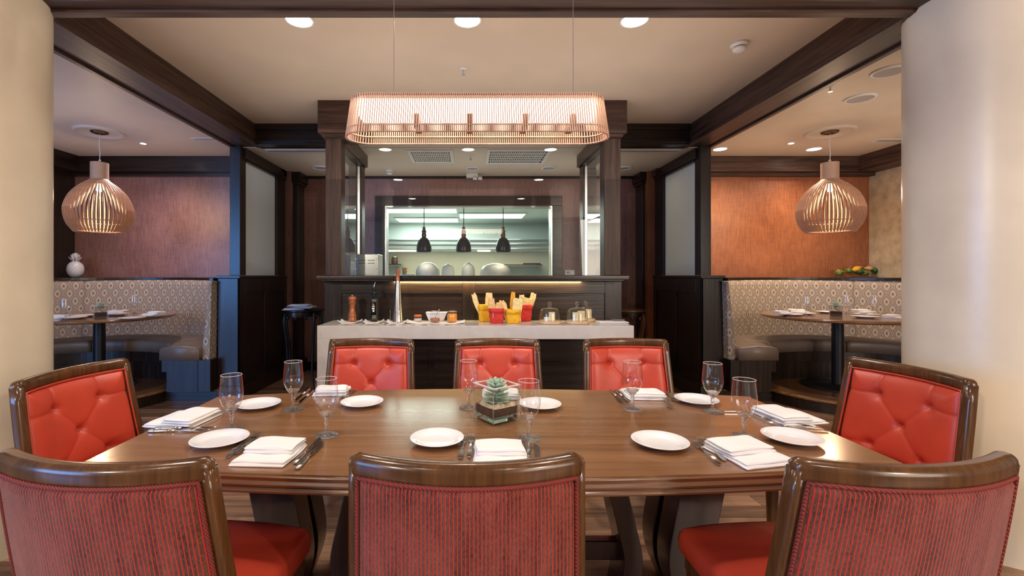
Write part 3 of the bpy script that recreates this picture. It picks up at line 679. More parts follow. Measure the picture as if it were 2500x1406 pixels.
    for a0, a1 in ((0.0, .62), (.64, 2.02), (2.04, 2.9), (2.92, PI+.2)):
        n = max(6, int((a1-a0)*20)); secs = []
        if a0 == 0.0:
            for ext in (-.10, -.09, -.05): 
                L = secn(0, ext)
                if ext == -.10: L = [(x, y, z-(.012 if z > zs else 0)) for x, y, z in L]
                secs.append(L)
        for k in range(n+1):
            L = secn(a0+(a1-a0)*k/n)
            if (k == 0 and a0 > 0) or k == n: L = [(x, y, z-(.02 if z > zs else 0)) for x, y, z in L]
            secs.append(L)
        MB().sweep(secs).build('seat_cushion', M['taupe'], bq, smooth=True)
    secs = []
    secb = []
    for k in range(41):
        a = (PI+.2)*k/40; o_, i_ = ell(RXB, RYB, a), ell(IX+.07, IY+.07, a); i2 = ell(IX+.02, IY+.02, a)
        dy = -.09 if k == 0 else 0
        secs.append([(i_[0], i_[1]+dy, PZ), (i_[0], i_[1]+dy, zs-.22), (i2[0], i2[1]+dy, zs-.22), (i2[0], i2[1]+dy, zs-.10), (o_[0], o_[1]+dy, zs-.10), (o_[0], o_[1]+dy, PZ)])
    MB().sweep(secs).build('base', M['dark_z'], bq)
    q_ = MB(); a_, b_2 = sorted((-s*.85, -s*(1.30-e))); q_.box(a_, b_2, -.085, .12, PZ, zs-.10); q_.build('base_end', M['dark_z'], bq, bevel=.003)
    # round table
    rt_ = thing('round_table', 'round walnut pedestal table in the %s booth' % side, 'table', (s*(CXT+(.04 if s < 0 else .03)), CYT, PZ+.005))
    TR = .71
    MB().lathe([(0, .735), (TR-.03, .735), (TR-.006, .742), (TR, .755), (TR-.004, .766), (TR-.012, .77), (0, .77)], 72).build('tabletop', M['table'], rt_, smooth=False, bevel=.001)
    MB().lathe([(.055, .012), (.055, .735)], 28).build('pole', M['black'], rt_, smooth=True)
    MB().lathe([(0, 0), (.34, 0), (.34, .008), (.10, .018), (.065, .03), (0, .03)], 56).build('base_plate', M['black'], rt_, smooth=True)
    MB().lathe([(0, .715), (.22, .715), (.22, .735), (0, .735)], 32).build('top_plate', M['black'], rt_)

# wall return and pilaster in the rear corners are built above; slot diffusers
for x0, x1, y, z, lb in ((-3.15, -2.62, 5.15, SZ, 'slot diffuser in the left booth ceiling'), (-2.27, -1.36, 5.06, RZ, 'slot diffuser behind the left cross beam'), (1.44, 2.36, 5.06, RZ, 'slot diffuser behind the right cross beam'), (4.7, 5.05, 5.2, SZ, 'slot diffuser in the right booth ceiling')):
    o = thing('slot_diffuser', lb, 'air vent', (0,0,0)); MB().box(x0, x1, y, y+.11, z-.008, z).build('frame', M['white_plastic'], o, bevel=.002)
    for k in range(2): MB().box(x0+.01, x1-.01, y+.025+k*.04, y+.04+k*.04, z-.0085, z-.0079).build('slot', M['black'], o)
# ------------------------------------------------------------------ dining table
TH = 0.76
dt = thing('dining_table', 'long walnut dining table with bowed sides set for eight', 'table', (0.07, 1.84, 0))
TXH = 1.28
def outline(off, n=40):
    P = []
    hx = TXH+off
    def near(x): return (1.292-1.84)+.098*(x/TXH)**2-off
    def far(x): return (2.338-1.84)-.152*(x/TXH)**2+off
    for k in range(n+1): x = -hx+2*hx*k/n; P.append((x, near(x)))
    for k in range(n+1): x = hx-2*hx*k/n; P.append((x, far(x)))
    return P
def layer(levels):
    return MB().sweep([[(x, y, z) for x, y in outline(o)] for o, z in levels])
layer([(-.012, TH-.004), (-.012, TH), ]).build('tabletop', M['table'], dt)
layer([(-.06, TH-.056), (-.008, TH-.056), (.004, TH-.050), (.006, TH-.044), (.001, TH-.036), (-.002, TH-.034), (.006, TH-.030), (.007, TH-.024), (.0, TH-.018), (-.002, TH-.016), (.0, TH-.006), (-.006, TH-.0025), (-.0125, TH-.004), (-.03, TH-.005)]).build('edge_moulding', M['table_edge'], dt, smooth=False, bevel=.001)
def plank_leg(pts, w, th, axis):
    """curved plank: pts = list of (offset, z), extruded w wide along the other axis"""
    P = catmull([(a, 0, z) for a, z in pts], 6); secs = []
    for i, p in enumerate(P):
        a = P[max(0, i-1)]; b = P[min(len(P)-1, i+1)]; t_ = (b-a).normalized(); nrm = Vector((t_.z, 0, -t_.x))*th/2
        q = [p-nrm, p+nrm]
        if axis == 'x': secs.append([(q[0].x, -w/2, q[0].z), (q[1].x, -w/2, q[1].z), (q[1].x, w/2, q[1].z), (q[0].x, w/2, q[0].z)])
        else: secs.append([(-w/2, q[0].x, q[0].z), (w/2, q[0].x, q[0].z), (w/2, q[1].x, q[1].z), (-w/2, q[1].x, q[1].z)])
    return MB().sweep(secs)
for sx in (-1, 1):
    # four curved legs of each pedestal and the foot plate that ties them
    for (dx, dy, crv) in ((.80*sx, -.02, 'wide'), (.80*sx, .14, 'wide'), (.56*sx, .04, 'thin')):
        if crv == 'wide':
            mb = plank_leg([(.05*sx, .70), (.055*sx, .55), (.02*sx, .36), (-.0*sx, .18), (.07*sx, 0.0)], .12, .17, 'x')
        else:
            mb = plank_leg([(-.06*sx, .70), (-.04*sx, .52), (.0*sx, .34), (.03*sx, .18), (.00*sx, .0)], .16, .075, 'x')
        mb.build('leg', M['table_base'], dt, bevel=.004, loc=(dx, dy+.02, 0))
    MB().box(.45*sx-.0 if sx > 0 else -.95, .95 if sx > 0 else -.45, -.14, .26, .672, .702).build('top_plate', M['table_base'], dt, bevel=.004)
MB().box(-.56, .56, .04, .09, .16, .24).build('stretcher', M['table_base'], dt, bevel=.006)

# ------------------------------------------------------------------ chairs
CH, CW, SAG = .92, .55, .070
def backpt(u, z, off=0.0):
    """u -1..1 across, z height; off = offset towards the front"""
    wz = CW*(1+.09*max(0, (.92-z))/.5)
    y = -SAG*(1-u*u)+.20*(CH-z)**1.15
    return Vector((u*wz/2, y+off, z))
def rsec(c, ex, ey, w, h, r=.35, n=4):
    """rounded rectangle section centred on c"""
    out = []
    for (sx, sy, a0) in ((1, 1, 0), (-1, 1, PI/2), (-1, -1, PI), (1, -1, 1.5*PI)):
        rr = min(w, h)*r
        for k in range(n+1):
            a = a0+PI/2*k/n
            out.append(c+ex*(sx*(w/2-rr)+rr*math.cos(a))+ey*(sy*(h/2-rr)+rr*math.sin(a)))
    return out
def make_chair():
    o = thing('dining_chair', '', 'chair', (0,0,0), group='red leather dining chairs round the long table')
    # rear legs continuing as back posts
    for s in (-1, 1):
        secs = []
        for z in [0, .05, .15, .25, .35, .45, .55, .65, .75, .83, .895]:
            if z >= .45: c = backpt(s*.93, z)
            else:
                c0 = backpt(s*.93, .45); k = (.45-z)/.45; c = Vector((c0.x-s*.02*k, c0.y-.11*k*k*.9-.01*k, z))
            wd = .042 if z > .3 else .030+.012*z/.3
            secs.append(rsec(c, Vector((1,0,0)), Vector((0,1,0)), wd, wd*1.05))
        MB().sweep(secs).build('leg', M['chair'], o, smooth=True)
    # top rail, rounded
    secs = []
    for k in range(29):
        u = -1.0+2.0*k/28; d = Vector((CW/2, 2*SAG*u, 0)).normalized(); nrm = Vector((-d.y, d.x, 0))
        zc = CH-.028
        c = backpt(u, zc); hh = .056; ww = .046
        if k in (0, 28): hh *= .62; ww *= .62; c -= d*(.004 if k else -.004)
        secs.append(rsec(c, nrm, Vector((0,0,1)), ww, hh, .42, 4))
    MB().sweep(secs).build('top_rail', M['chair'], o, smooth=True)
    # lower rail
    secs = []
    for k in range(17):
        u = -.93+1.86*k/16; secs.append(rsec(backpt(u, .40), Vector((0,1,0)), Vector((0,0,1)), .032, .07, .2, 2))
    MB().sweep(secs).build('lower_rail', M['chair'], o, smooth=True)
    # rear striped panel
    z0, z1 = .385, CH-.049
    ub = .915
    def rear(u, v):
        uu = -ub+2*ub*u; z = z0+(z1-z0)*v; ed = min(u*CW, (1-u)*CW, v*.45, (1-v)*.45); r_ = -.030+.012*max(0, 1-ed/.012)**2
        return backpt(uu, z, r_-.0)
    MB().grid(lambda u, v: rear(1-u, v), 36, 30, uv=lambda u, v: (u*CW*ub, v*(z1-z0))).build('rear_panel', M['stripe'], o, smooth=True, recalc=False)
    def loop(inset, off, za, zb, uu, r, nm, mt):
        P = []
        n = 14
        for k in range(n): P.append(backpt(-uu+2*uu*k/n, zb, off))
        for k in range(n): P.append(backpt(uu, zb-(zb-za)*k/n, off))
        for k in range(n): P.append(backpt(uu-2*uu*k/n, za, off))
        for k in range(n): P.append(backpt(-uu, za+(zb-za)*k/n, off))
        MB().tube(P, r, 8, closed=True).build(nm, mt, o, smooth=True)
    loop(0, -.026, z0, z1, ub, .0052, 'piping', M['cord'])
    # tufted front cushion
    fu, fz0, fz1 = .862, .47, CH-.052
    w_in = CW*fu; 
    B = [(-.23, .105), (.23, .105), (0, .225), (-.23, .345), (.23, .345)]        # fraction of width, metres from the top
    Bp = [(b[0]*w_in, b[1]) for b in B]
    Ls = [((Bp[0]), (Bp[0][0], -.02)), ((Bp[1]), (Bp[1][0], -.02)), (Bp[0], (-w_in*.52, Bp[0][1]+.004)), (Bp[1], (w_in*.52, Bp[1][1]+.004)), (Bp[0], Bp[2]), (Bp[1], Bp[2]), (Bp[2], Bp[3]), (Bp[2], Bp[4]),
          (Bp[3], (-w_in*.52, Bp[3][1]+.01)), (Bp[4], (w_in*.52, Bp[4][1]+.01)), (Bp[3], (Bp[3][0], .5)), (Bp[4], (Bp[4][0], .5))]
    def dseg(x, d, L):
        (ax, ay), (bx_, by) = L; dx, dy = bx_-ax, by-ay; t_ = max(0, min(1, ((x-ax)*dx+(d-ay)*dy)/(dx*dx+dy*dy))); return math.hypot(x-ax-t_*dx, d-ay-t_*dy)
    def front(u, v):
        uu = -fu+2*fu*u; z = fz0+(fz1-fz0)*v; x = uu*CW/2; d = fz1-z
        ed = min(u*w_in, (1-u)*w_in, v*(fz1-fz0), (1-v)*(fz1-fz0))
        h = .040*(1-math.exp(-ed/.022))
        for p in Bp:
            r = math.hypot(x-p[0], d-p[1]); h -= .038*math.exp(-(r/.016)**1.15)
        c_ = min(dseg(x, d, L) for L in Ls); h -= .0028*math.exp(-(c_/.004)**1.2)+.0045*math.exp(-(c_/.028))
        h -= .002
        return backpt(uu, z, .012+h)
    MB().grid(front, 74, 60).build('back_cushion', M['red'], o, smooth=True, recalc=False)
    bt = MB()
    loop(0, .024, fz0, fz1, fu, .0040, 'cushion_piping', M['red'])
    # inner closing board
    MB().grid(lambda u, v: backpt(-.9+1.8*u, .40+(.49)*v, .0), 12, 6).build('core', M['chair'], o, smooth=True, recalc=False)
    # seat
    secs = []
    def so(k, y0, y1, w0, w1):  # seat outline
        P = []
        for a, b_ in ((-w0/2, y0), (-w1/2, y1-.06), (-w1/2+.05, y1), (0, y1+.02), (w1/2-.05, y1), (w1/2, y1-.06), (w0/2, y0)): P.append((a, b_))
        return P
    base = so(0, .075, .50, .46, .56)
    def scaled(f, z): 
        cx_, cy_ = 0, .29; return [((x-cx_)*f+cx_, (y-cy_)*f+cy_, z) for x, y in base]
    pts = catmull([(x, y, 0) for x, y in base], 5, True); base = [(p.x, p.y) for p in pts]
    MB().sweep([scaled(.96, .405), scaled(1.0, .412), scaled(1.012, .44), scaled(1.0, .468), scaled(.965, .482), scaled(.88, .49), scaled(.6, .497), scaled(.2, .499)]).build('seat', M['red'], o, smooth=True)
    MB().sweep([scaled(.95, .355), scaled(.95, .405)]).build('seat_frame', M['chair'], o)
    for s in (-1, 1):
        secs = []
        for z in (0, .1, .2, .3, .38):
            wd = .030+.020*z/.38; secs.append(rsec(Vector((s*.235, .455, z)), Vector((1,0,0)), Vector((0,1,0)), wd, wd, .15, 2))
        MB().sweep(secs).build('leg', M['chair'], o)
    return o
ch = make_chair()
CHAIRS = [((-.005, 1.085), 0, 'dining chair in the near middle, seen from behind, striped red back'),
          ((-.862, 1.085), -.10, 'dining chair at near left, seen from behind, its back end cut by the photo edge'),
          ((1.018, 1.075), .06, 'dining chair at near right, seen from behind, beside the right column'),
          ((-.640, 2.985), PI, 'tufted red dining chair on the far side, at the counter\'s left end'),
          ((.186, 2.985), PI, 'tufted red dining chair on the far side, behind the succulent'),
          ((1.03, 2.985), PI, 'tufted red dining chair on the far side, nearest the right pony wall'),
          ((-1.768, 2.06), -PI/2-.07, 'tufted red dining chair at the left head of the table'),
          ((2.0, 2.10), PI/2+.10, 'tufted red dining chair at the right head of the table')]
for k, (p, rz, lb) in enumerate(CHAIRS):
    o = ch if k == 0 else dup(ch); o.location = (p[0], p[1], 0); o.rotation_euler = (0, 0, rz); o['label'] = lb

# ------------------------------------------------------------------ table ware
TZ = TH+.0005
def make_plate():
    o = MB().lathe([(0, 0.0), (.048, 0), (.052, .002), (.070, .008), (.090, .0165), (.0935, .0185), (.0935, .020), (.091, .0205), (.070, .0125), (.056, .0065), (.050, .0055), (0, .005)], 56).build('side_plate', M['china'], smooth=True)
    return tag(o, '', 'plate', 'white side plates on the long table')
plate0 = make_plate()
PL = [((631, 987), 'white side plate at the left head setting, beside the leftmost goblet'), ((884, 982), 'white side plate at the far left setting'), ((1318, 987), 'white side plate partly behind the goblet right of the succulent'),
      ((1700, 976), 'white side plate at the far right setting, behind the forks'), ((537, 1073), 'white side plate at the near left setting'), ((1067, 1071), 'white side plate at the near middle setting'),
      ((1611, 1078), 'white side plate at the near right setting'), ((1933, 1068), 'white side plate at the right head setting')]
for k, (p, lb) in enumerate(PL):
    o = plate0 if k == 0 else dup(plate0); x, y = at(p[0], p[1], TZ+.012); o.location = (x, y, TZ); o['label'] = lb
def make_goblet():
    o = thing('water_goblet', '', 'glass', (0,0,0), group='stemmed water goblets on the long table')
    bowl = prof2([(.006, .070), (.016, .076), (.030, .092), (.0395, .116), (.0415, .135), (.0400, .160), (.0375, .190), (.0365, .206)], 4)
    MB().lathe(bowl, 40).build('bowl', M['bowl_glass'], o, smooth=True)
    MB().lathe([(.0372, .2062), (.0365, .2072), (.0358, .2062), (.0365, .2050)], 40, close=True).build('rim', M['rim_glass'], o, smooth=True)
    st = [(0, .0005), (.040, .0005), (.0415, .0015), (.040, .003), (.024, .0055), (.012, .010), (.0065, .020), (.0052, .032), (.0068, .042), (.0095, .047), (.0068, .052), (.0075, .060), (.013, .069), (.022, .0785), (.0270, .0860), (.022, .0840), (.010, .079), (0, .078)]
    MB().lathe(st, 36).build('stem', M['stem_glass'], o, smooth=True)
    return o
gob = make_goblet()
GL = [((565, 1049), 'leftmost water goblet, at the left head setting'), ((716, 999), 'water goblet beside the knives at the far left setting'), ((797, 1063), 'water goblet beyond the knives at the near left setting'),
      ((1144, 996), 'water goblet standing just left of the succulent cube'), ((1291, 1071), 'water goblet at the near middle setting, right of the succulent cube'), ((1544, 999), 'water goblet in front of the far right napkin'),
      ((1740, 1005), 'water goblet beside the far right side plate'), ((1817, 1066), 'water goblet nearest the right head napkin')]
for k, (p, lb) in enumerate(GL):
    o = gob if k == 0 else dup(gob); x, y = at(p[0], p[1], TZ); o.location = (x, y, TZ); o['label'] = lb

def make_fork():
    b = MB(); secs = []
    path = [(0, .004), (.02, .006), (.06, .009), (.10, .006), (.125, .0045), (.135, .005), (.145, .006)]
    wd = [.006, .0085, .006, .0032, .004, .010, .012]
    for (y, z), w_ in zip(path, wd): secs.append([(-w_, y, z-.001), (w_, y, z-.001), (w_, y, z+.0012), (-w_, y, z+.0012)])
    b.sweep(secs)
    for k in range(4):
        x = -.0096+k*.0064; s2 = []
        for (y, z, w_) in ((.143, .006, .0023), (.160, .0085, .0018), (.178, .011, .0015), (.192, .0105, .0008)): s2.append([(x-w_, y, z-.0009), (x+w_, y, z-.0009), (x+w_, y, z+.0009), (x-w_, y, z+.0009)])
        b.sweep(s2)
    o = b.build('table_fork', M['cutlery'], bevel=.0006); return tag(o, '', 'fork', 'forks on the long table')
def make_knife():
    o = thing('table_knife', '', 'knife', (0,0,0), group='knives on the long table')
    secs = []
    for y, w_, h in ((0, .004, .003), (.004, .0078, .005), (.03, .0082, .005), (.07, .0062, .0045), (.098, .0048, .004)): secs.append(rsec(Vector((0, y, .0056)), Vector((1,0,0)), Vector((0,0,1)), w_*2, h*2, .45, 3))
    MB().sweep(secs).build('handle', M['cutlery'], o, smooth=True)
    secs = []
    for y, x0, x1 in ((.097, -.0045, .0045), (.105, -.0040, .007), (.15, -.0055, .0105), (.19, -.0055, .0115), (.212, -.0055, .006), (.222, -.0055, -.003)): secs.append([(x0, y, .0045), (x1, y, .0052), (x1, y, .0058), (x0, y, .0066)])
    MB().sweep(secs).build('blade', M['cutlery'], o)
    return o
fk, kn = make_fork(), make_knife()
FORKL, KNL = .192, .222
def along(tip, tail, L, z=TZ):
    tx, ty = at(*tip, z); ax, ay = at(*tail, z); d = Vector((tx-ax, ty-ay)).normalized(); return (tx-d.x*L, ty-d.y*L, z), math.atan2(-d.x, d.y)
FK = [((1134, 1069), (1121, 1136), 'fork nearest the side plate, near middle setting'), ((1152, 1067), (1143, 1136), 'fork nearest the napkin, near middle setting'),
      ((605, 1068), (549, 1127), 'fork nearest the side plate, near left setting'), ((634, 1060), (585, 1103), 'fork nearest the napkin, near left setting'),
      ((1693, 1081), (1780, 1157), 'fork nearest the side plate, near right setting'), ((1706, 1073), (1805, 1157), 'fork nearest the napkin, near right setting'),
      ((826, 976), (857, 953), 'fork nearest the napkin, far left setting'), ((842, 976), (868, 953), 'fork nearest the side plate, far left setting'),
      ((1640, 1001), (1610, 958), 'longer reaching fork on the side plate side, far right setting'), ((1653, 984), (1624, 957), 'fork set back beside the far right side plate'),
      ((550, 1012), (480, 1006), 'fork poking out from behind the left head napkin'), ((1858, 1024), (2009, 1047), 'inner fork in front of the right head napkin'), ((1872, 1036), (2009, 1053), 'outer fork in front of the right head napkin')]
for k, (a, b_, lb) in enumerate(FK):
    loc, rz = along(a, b_, FORKL); o = fk if k == 0 else dup(fk); o.location = loc; o.rotation_euler = (0, 0, rz); o['label'] = lb
KN = [((1284, 1078), (1294, 1127), 'knife nearest the napkin, near middle setting'), ((1307, 1087), (1312, 1123), 'outer knife of the near middle setting'),
      ((783, 1071), (710, 1144), 'knife nearest the napkin, near left setting'), ((789, 1081), (727, 1146), 'outer knife of the near left setting'),
      ((512, 1052.5), (358, 1055.5), 'knife nearer the camera at the left head setting'), ((526, 1046.5), (372, 1049), 'knife touching the left head napkin'),
      ((722, 981), (753, 953), 'knife nearest the goblet, far left setting'), ((731, 987), (767, 953), 'knife nearest the napkin, far left setting'),
      ((1521, 986), (1490, 954), 'outer knife of the far right setting'), ((1537, 986), (1502, 954), 'knife nearest the goblet, far right setting'),
      ((1768, 1006), (1890, 1008), 'knife behind the right head napkin, only its tip showing')]
for k, (a, b_, lb) in enumerate(KN):
    loc, rz = along(a, b_, KNL); o = kn if k == 0 else dup(kn); o.location = loc; o.rotation_euler = (0, 0, rz); o['label'] = lb

def make_napkin(seed=1):
    """square folded linen: a larger lower fold and a smaller upper one"""
    rnd = random.Random(seed); b = MB()
    def slab(x0, x1, y0, y1, z0, z1, ph):
        def secf(y, k): 
            L = []; n = 12
            wob = .003*math.sin(ph+y*40)
            for i in range(n+1): u = i/n; L.append((x0+(x1-x0)*u+wob, y, z1-.004*(abs(2*u-1)**6)+.0018*math.sin(u*7+ph+y*22)+(.003 if k else 0)*u))
            L.append((x1+.003+wob, y, (z0+z1)/2))
            for i in range(n+1): u = 1-i/n; L.append((x0+(x1-x0)*u+wob, y, z0))
            L.append((x0-.003+wob, y, (z0+z1)/2))
            return L
        secs = []; N = 12
        for k in range(N+1):
            v = k/N; S = secf(y0+(y1-y0)*v, 0)
            if k in (0, N): S = [(x*.985, y, z0+(z-z0)*.55+.001) for x, y, z in S]
            secs.append(S)
        b.sweep(secs)
    slab(-.082, .080, -.088, .085, 0.0, .010, .3+seed); slab(-.078, .078, -.080, .080, .0085, .017, 1.2+seed); slab(-.076, .072, -.028, .086, .0155, .027, 2.1+seed); slab(-.074, .073, -.022, .080, .0255, .034, 2.9+seed)
    o = b.build('napkin', M['linen'], smooth=True); return tag(o, '', 'napkin', 'folded white napkins on the long table')
NP = [((1222, 1113), 0, 1.0, 'folded white napkin at the near middle setting'), ((663, 1108), -.06, 1.04, 'folded white napkin at the near left setting'), ((1824, 1108), .22, 1.10, 'folded white napkin at the near right setting'),
      ((450, 1024), -PI/2-.12, 1.15, 'folded white napkin at the left head setting'), ((1922, 1017), PI/2+.12, 1.12, 'folded white napkin at the right head setting'),
      ((812, 955), PI+.1, .95, 'folded white napkin behind a goblet at the far left setting'), ((1567, 963), PI-.05, 1.05, 'folded white napkin at the far right setting'), ((1222, 962), PI, 1.05, 'folded white napkin seen through the succulent cube')]
for k, (p, rz, s_, lb) in enumerate(NP):
    o = make_napkin(k); x, y = at(p[0], p[1], TZ+.005); o.location = (x, y, TZ); o.rotation_euler = (0, 0, rz); o.scale = (s_, s_, 1); o['label'] = lb

# succulent in a square glass vase
def leaf_mesh(L, W, T):
    b = MB(); secs = []
    prof = [(0, .30), (.2, .55), (.45, .9), (.68, 1.0), (.84, .75), (.94, .38), (1.0, .04)]
    for t_, w_ in prof:
        y = L*t_; z = .18*L*t_*t_; hw = W/2*w_; th = T*(.4+.6*w_)
        secs.append([(-hw, y, z+th*.35), (-hw*.5, y, z+th*.05), (0, y, z-.0*th), (hw*.5, y, z+th*.05), (hw, y, z+th*.35), (hw*.6, y, z-th*.45), (0, y, z-th*.7), (-hw*.6, y, z-th*.45)])
    return b.sweep(secs)
t = NT('succulent_leaf'); tc = t.n('ShaderNodeTexCoord'); sx_ = t.n('ShaderNodeSeparateXYZ'); t.l(tc.outputs['Object'], sx_.inputs[0]); oi = t.n('ShaderNodeObjectInfo')
f_ = t.math('ADD', t.math('MULTIPLY', sx_.outputs[1], 14.0), t.math('MULTIPLY', oi.outputs['Random'], .25))
t.l(t.ramp(f_, [(0.05, (.24, .38, .25)), (.45, (.36, .50, .37)), (.9, (.52, .60, .48))]), t.b.inputs[0]); t.set(Roughness=.5); M['leaf'] = t.m
M['sand'] = paint('pale_sand', (.62, .50, .34), .9, .10, 60, .2); M['soil'] = paint('dark_potting_soil', (.055, .030, .024), .95, .1, 80, .3)
def terrarium(nm, lb, S, hgt, leaf_scale, loc, rz, group, nrm=True):
    o = thing(nm, lb, 'succulent', loc, rz, group)
    w_ = S/2; th = .007
    # thick base, walls as solid glass shell
    b = MB()
    bt = .030 if nrm else .012
    outer = lambda z: [(-w_, -w_, z), (w_, -w_, z), (w_, w_, z), (-w_, w_, z)]
    inn = lambda z: [(-w_+th, -w_+th, z), (w_-th, -w_+th, z), (w_-th, w_-th, z), (-w_+th, w_-th, z)]
    b.sweep([outer(0.001), outer(hgt), inn(hgt), inn(bt)])
    b.build('glass_cube', M['jar_glass'] , o, bevel=.0025)
    mi = w_-th-.001
    rm = MB(); rw = .0045
    rm.sweep([[(sx*(w_+rw*.2*a), sy*(w_+rw*.2*a), hgt+zz) for sx, sy in ((-1,-1),(1,-1),(1,1),(-1,1))] for a, zz in ((1,-.003),(1,.001),(-7.5,.001),(-7.5,-.003))], closed=True)
    rm.build('glass_rim', M['rim_glass'], o)
    for sx in (-1, 1):
        for sy in (-1, 1): MB().tube([(sx*(w_-.003), sy*(w_-.003), .002), (sx*(w_-.003), sy*(w_-.003), hgt-.002)], .0026, 8).build('glass_edge', M['stem_glass'], o, smooth=True)
    MB().box(-mi, mi, -mi, mi, .003, bt-.002).build('glass_base', M['green_glass'], o, bevel=.004)
    sl_ = 0 if nrm else .020
    MB().box(-mi, mi, -mi, mi, bt, bt+.028+sl_).build('soil', M['soil'], o)
    def sandf(u, v):
        x, y = -mi+2*mi*u, -mi+2*mi*v; e_ = min(u, 1-u, v, 1-v)
        return (x, y, sl_+bt+.028+((.006+.007*math.sin(x*90)*math.cos(y*70)+.006*(1-abs(2*u-1))) if e_ > .001 else -.002))
    MB().grid(sandf, 14, 14).build('sand', M['sand'], o, smooth=True)
    lm = {}
    def put(L, W, T, tilt, az, z, r):
        key = (L, W)
        if key not in lm:
            q = leaf_mesh(L, W, T).build('leaf', M['leaf'], smooth=True); lm[key] = q.data; bpy.data.objects.remove(q)
        q = bpy.data.objects.new('leaf', lm[key]); C.objects.link(q); q.parent = o
        q.rotation_euler = (tilt, 0, az); q.location = (-math.sin(az)*r, math.cos(az)*r, z); return q
    k_ = leaf_scale; zb = bt+.034+sl_
    MB().tube([(0, 0, zb), (0.002, 0, zb+.03*k_), (0, 0, zb+.062*k_)], .005*k_, 8).build('stalk', M['leaf'], o, smooth=True)
    rows = [(9, .036, .024, -.05, .008, .010), (8, .034, .022, .12, .020, .008), (8, .040, .020, .25, .036, .006), (8, .036, .019, .45, .048, .005), (6, .030, .016, .75, .054, .004), (5, .021, .013, 1.10, .058, .003)]
    if not nrm: rows = rows[2:]
    ph = 0
    for n, L, W, tl, z, r in rows:
        for q in range(n): put(L*k_, W*k_, .005*k_, tl, ph+2*PI*q/n, zb+z*k_, r*k_)
        ph += .4
    return o
x, y = at(1212, 1022, TZ)
terrarium('succulent_cube', 'green succulent in a square glass cube with soil at the middle of the long table', .135, .142, 1.28, (x, y, TZ), math.radians(34), 'succulents in glass cubes')

# ------------------------------------------------------------------ things on the round tables
RTZ = .13+.005+.77+.0005
rnd = random.Random(3)
def rt_set(s, side, plates, naps, gobs, cube):
    for k, (px, py, lb) in enumerate(plates):
        o = dup(plate0); x, y = at(px, py, RTZ+.01); o.location = (x, y, RTZ); o['label'] = lb; o['group'] = 'plates on the %s round table' % side; o.scale = (1.25, 1.25, 1)
    for k, (px, py, sc_, rz, dz, lb) in enumerate(naps):
        o = make_napkin(20+k); x, y = at(px, py, RTZ+.01); o.location = (x, y, RTZ+dz); o.rotation_euler = (0, 0, rz); o.scale = (sc_, sc_*.8, 1.0); o['label'] = lb; o['group'] = 'napkins on the %s round table' % side
    for k, (px, py, lb) in enumerate(gobs):
        o = dup(gob); x, y = at(px, py, RTZ); o.location = (x, y, RTZ); o['label'] = lb; o['group'] = 'goblets on the %s round table' % side
    px, py, lb = cube; x, y = at(px, py, RTZ)
    terrarium('succulent_cube', lb, .115, .125, 1.15, (x, y, RTZ), -s*.66, 'succulents in glass cubes', False)
rt_set(-1, 'left', [(178, 776, 'white plate by the left round table\'s leftmost goblet'), (205, 771, 'white plate at the back of the left round table'), (285, 768, 'white plate under the napkin behind the left cube'), (322, 777, 'white plate with an empty face on the left round table'), (372, 771, 'white plate under the rightmost napkin of the left round table')],
       [(140, 775, 1.1, .4, .0, 'napkin by the column on the left round table'), (283, 768, 1.2, .2, .022, 'napkin on a plate behind the left cube'), (377, 771, 1.1, -.4, .022, 'rightmost napkin of the left round table')],
       [(160, 783, 'goblet nearest the column on the left round table'), (328, 766, 'goblet in front of the pattern on the left round table')],
       (246, 776, 'small succulent in a glass cube on the left round table'))
rt_set(1, 'right', [(1930, 768, 'white plate at the left tip of the right round table'), (1962, 765.5, 'white plate beside the goblet on the right round table'), (2115, 768, 'white plate right of the cube on the right round table'), (2112, 773.5, 'white plate nearest the front of the right round table'), (2020, 762, 'white plate behind the cube on the right round table')],
       [(1912, 769, .9, .3, .022, 'napkin at the left tip of the right round table'), (1948, 765, 1.1, -.2, .022, 'napkin behind the leftmost goblet of the right round table'), (2106, 765, 1.2, .2, .022, 'napkin beside the rightmost goblet of the right round table'), (2185, 774, 1.2, .5, .0, 'napkin by the column on the right round table')],
       [(1968, 772, 'leftmost goblet of the right round table'), (2066, 766, 'goblet just behind the cube on the right round table'), (2134, 767, 'rightmost goblet of the right round table')],
       (2041, 773, 'small succulent in a glass cube on the right round table'))

# ------------------------------------------------------------------ things on the quartz counter
QZT = .91
def cpos(px, py): return at(px, py, QZT)
def napkin_small(px, py, sx_, lb, seed):
    b = MB(); x, y = cpos(px, py)
    def f1(u, v): 
        xx = (u-.5)*sx_; yy = (v-.5)*.16; e_ = abs(2*u-1)
        return (xx, yy, .003+.026*max(0, e_-.55)**1.4*(1+.5*math.sin(seed+v*8))*2.0+.002*math.sin(9*u+seed+6*v))
    b.grid(f1, 24, 12); o = b.build('small_napkin', M['linen'], smooth=True, loc=(x, y, QZT+.001))
    s_ = o.modifiers.new('solid', 'SOLIDIFY'); s_.thickness = .004; s_.offset = 1
    return tag(o, lb, 'napkin', 'napkins on the quartz counter')
napkin_small(855, 787.5, .19, 'crumpled white napkin under the pepper mill', 1)
napkin_small(912, 787.5, .17, 'crumpled white napkin under the oil bottle', 2)
napkin_small(970, 787.5, .18, 'crumpled white napkin under the cone grater', 3)
nn = napkin_small(1065, 788, .52, 'long white napkin under the honey jars', 4)
for f in (0,):
    pass
